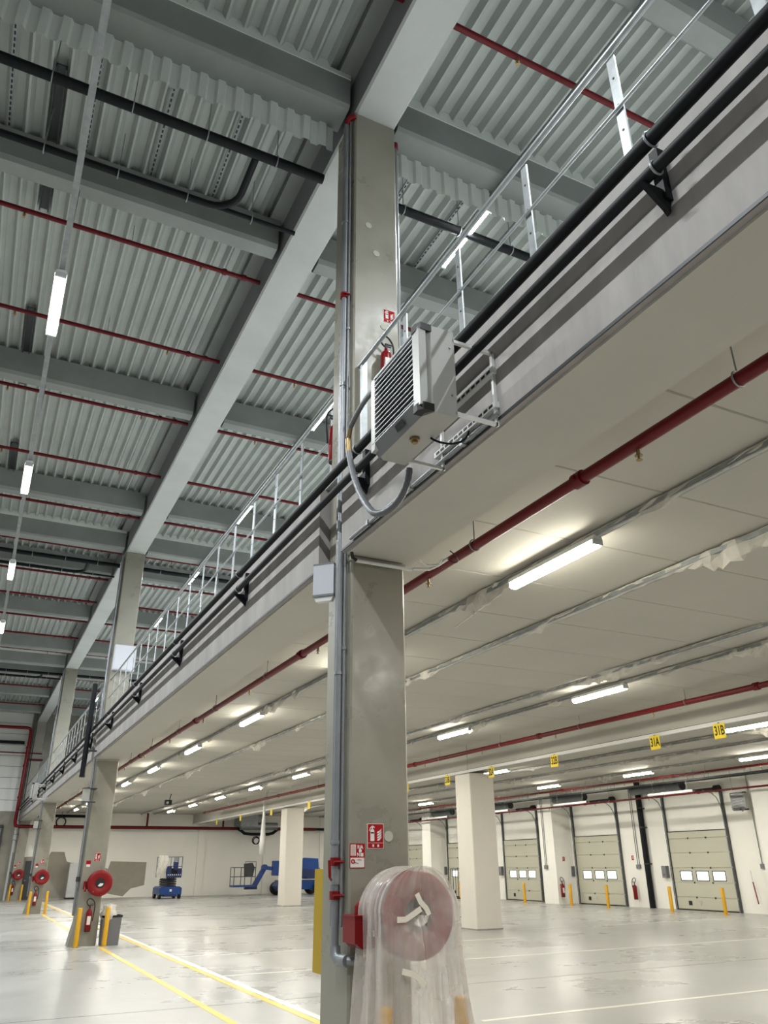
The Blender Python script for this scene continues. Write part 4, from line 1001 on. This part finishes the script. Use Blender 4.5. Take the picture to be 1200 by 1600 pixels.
for j in range(8):
    zz = 2.14-j*.16
    for i in range(9):
        vs.append((-.95+.52*i/8+.04*math.sin(i*2.3+j)-.03*(j > 3), -1.06-.05*math.sin(i*1.9+j*.6), zz+.02*math.sin(i*3)))
mb.add(vs, [(j*9+i, j*9+i+1, (j+1)*9+i+1, (j+1)*9+i) for j in range(7) for i in range(8)], True)
tag(part('plastic_cover', mb, 'film2', loc=(10.45, 47.62, 0)), 'torn clear plastic cover draped over the left of the scissor lift', 'film')

t = thing('boom_lift', 'blue articulated boom lift parked behind the white column', 'lift', (16.95, 48.0, 0))
# basket
part('basket_floor', MB().box(-2.9, -1.6, -.4, .4, .48, .58), 'blue', t)
for sx in (-2.88, -2.25, -1.62):
    for sy in (-.38, .38): part('basket_post', MB().bar((sx, sy, .55), (sx, sy, 1.5), .035, .035), 'dark', t)
for zz in (1.5, 1.02):
    for sy in (-.38, .38): part('basket_rail', MB().bar((-2.88, sy, zz), (-1.62, sy, zz), .035, .035), 'dark', t)
    for sx in (-2.88, -1.62): part('basket_rail', MB().bar((sx, -.38, zz), (sx, .38, zz), .035, .035), 'dark', t)
part('control_panel', MB().prism([(-2.15, 1.0), (-1.75, 1.0), (-1.65, 1.5), (-1.8, 1.75), (-2.2, 1.7)], 'y', -.3, .1), 'dark', t)
part('control_hoop', MB().tube([(-2.25, -.35, 1.45), (-2.25, -.35, 1.8), (-1.6, -.35, 1.8), (-1.6, -.35, 1.45)], .02, 6), 'dark', t)
part('basket_mount', MB().box(-2.1, -1.4, -.15, .15, .35, .55), 'navy', t)
part('jib', MB().bar((-1.55, 0, .5), (-.95, 0, 1.5), .2, .26).cyl((-.97, -.16, 1.5), (-.97, .16, 1.5), .16, n=12), 'blue', t)
part('jib_link', MB().bar((-.95, 0, 1.48), (-.3, 0, 1.4), .2, .2), 'blue', t)
part('boom_head', MB().prism([(-.12, 1.05), (.8, 1.05), (.8, 1.6), (.25, 1.85), (-.12, 1.85)], 'y', -.16, .16), 'blue', t, loc=(-.35, 0, 0))
part('main_boom', MB().bar((.3, 0, 1.5), (2.2, 0, 1.5), .22, .26).bar((.4, 0, 1.15), (2.2, 0, 1.2), .2, .22), 'blue', t, loc=(-.6, 0, 0))
part('turret', MB().prism([(1.1, .9), (2.75, .9), (2.85, 1.4), (2.8, 1.95), (1.9, 2.0), (1.3, 1.6)], 'y', -.55, .55), 'blue', t, loc=(-.6, 0, 0))
part('counterweight', MB().box(2.1, 2.95, -.6, .6, .85, 1.35), 'navy', t, loc=(-.6, 0, 0))
part('engine_cover', MB().box(1.2, 2.1, -.62, -.55, .95, 1.4), 'navy', t, loc=(-.6, 0, 0))
part('chassis', MB().prism([(.4, .3), (2.9, .3), (3.0, .5), (2.8, .8), (.5, .8), (.3, .5)], 'y', -.5, .5), 'blue', t, loc=(-.6, 0, 0))
for sx in (0.05, 2.25):
    for sy in (-.72, .72):
        w_ = part('wheel', lambda: MB().cyl((0, -.12, 0), (0, .12, 0), .36, n=18), 'rubber', t, loc=(sx, sy, .36), key='bw')
        part('hub', lambda: MB().cyl((0, -.13, 0), (0, .13, 0), .16, n=12), 'heaterg', w_, key='bh')
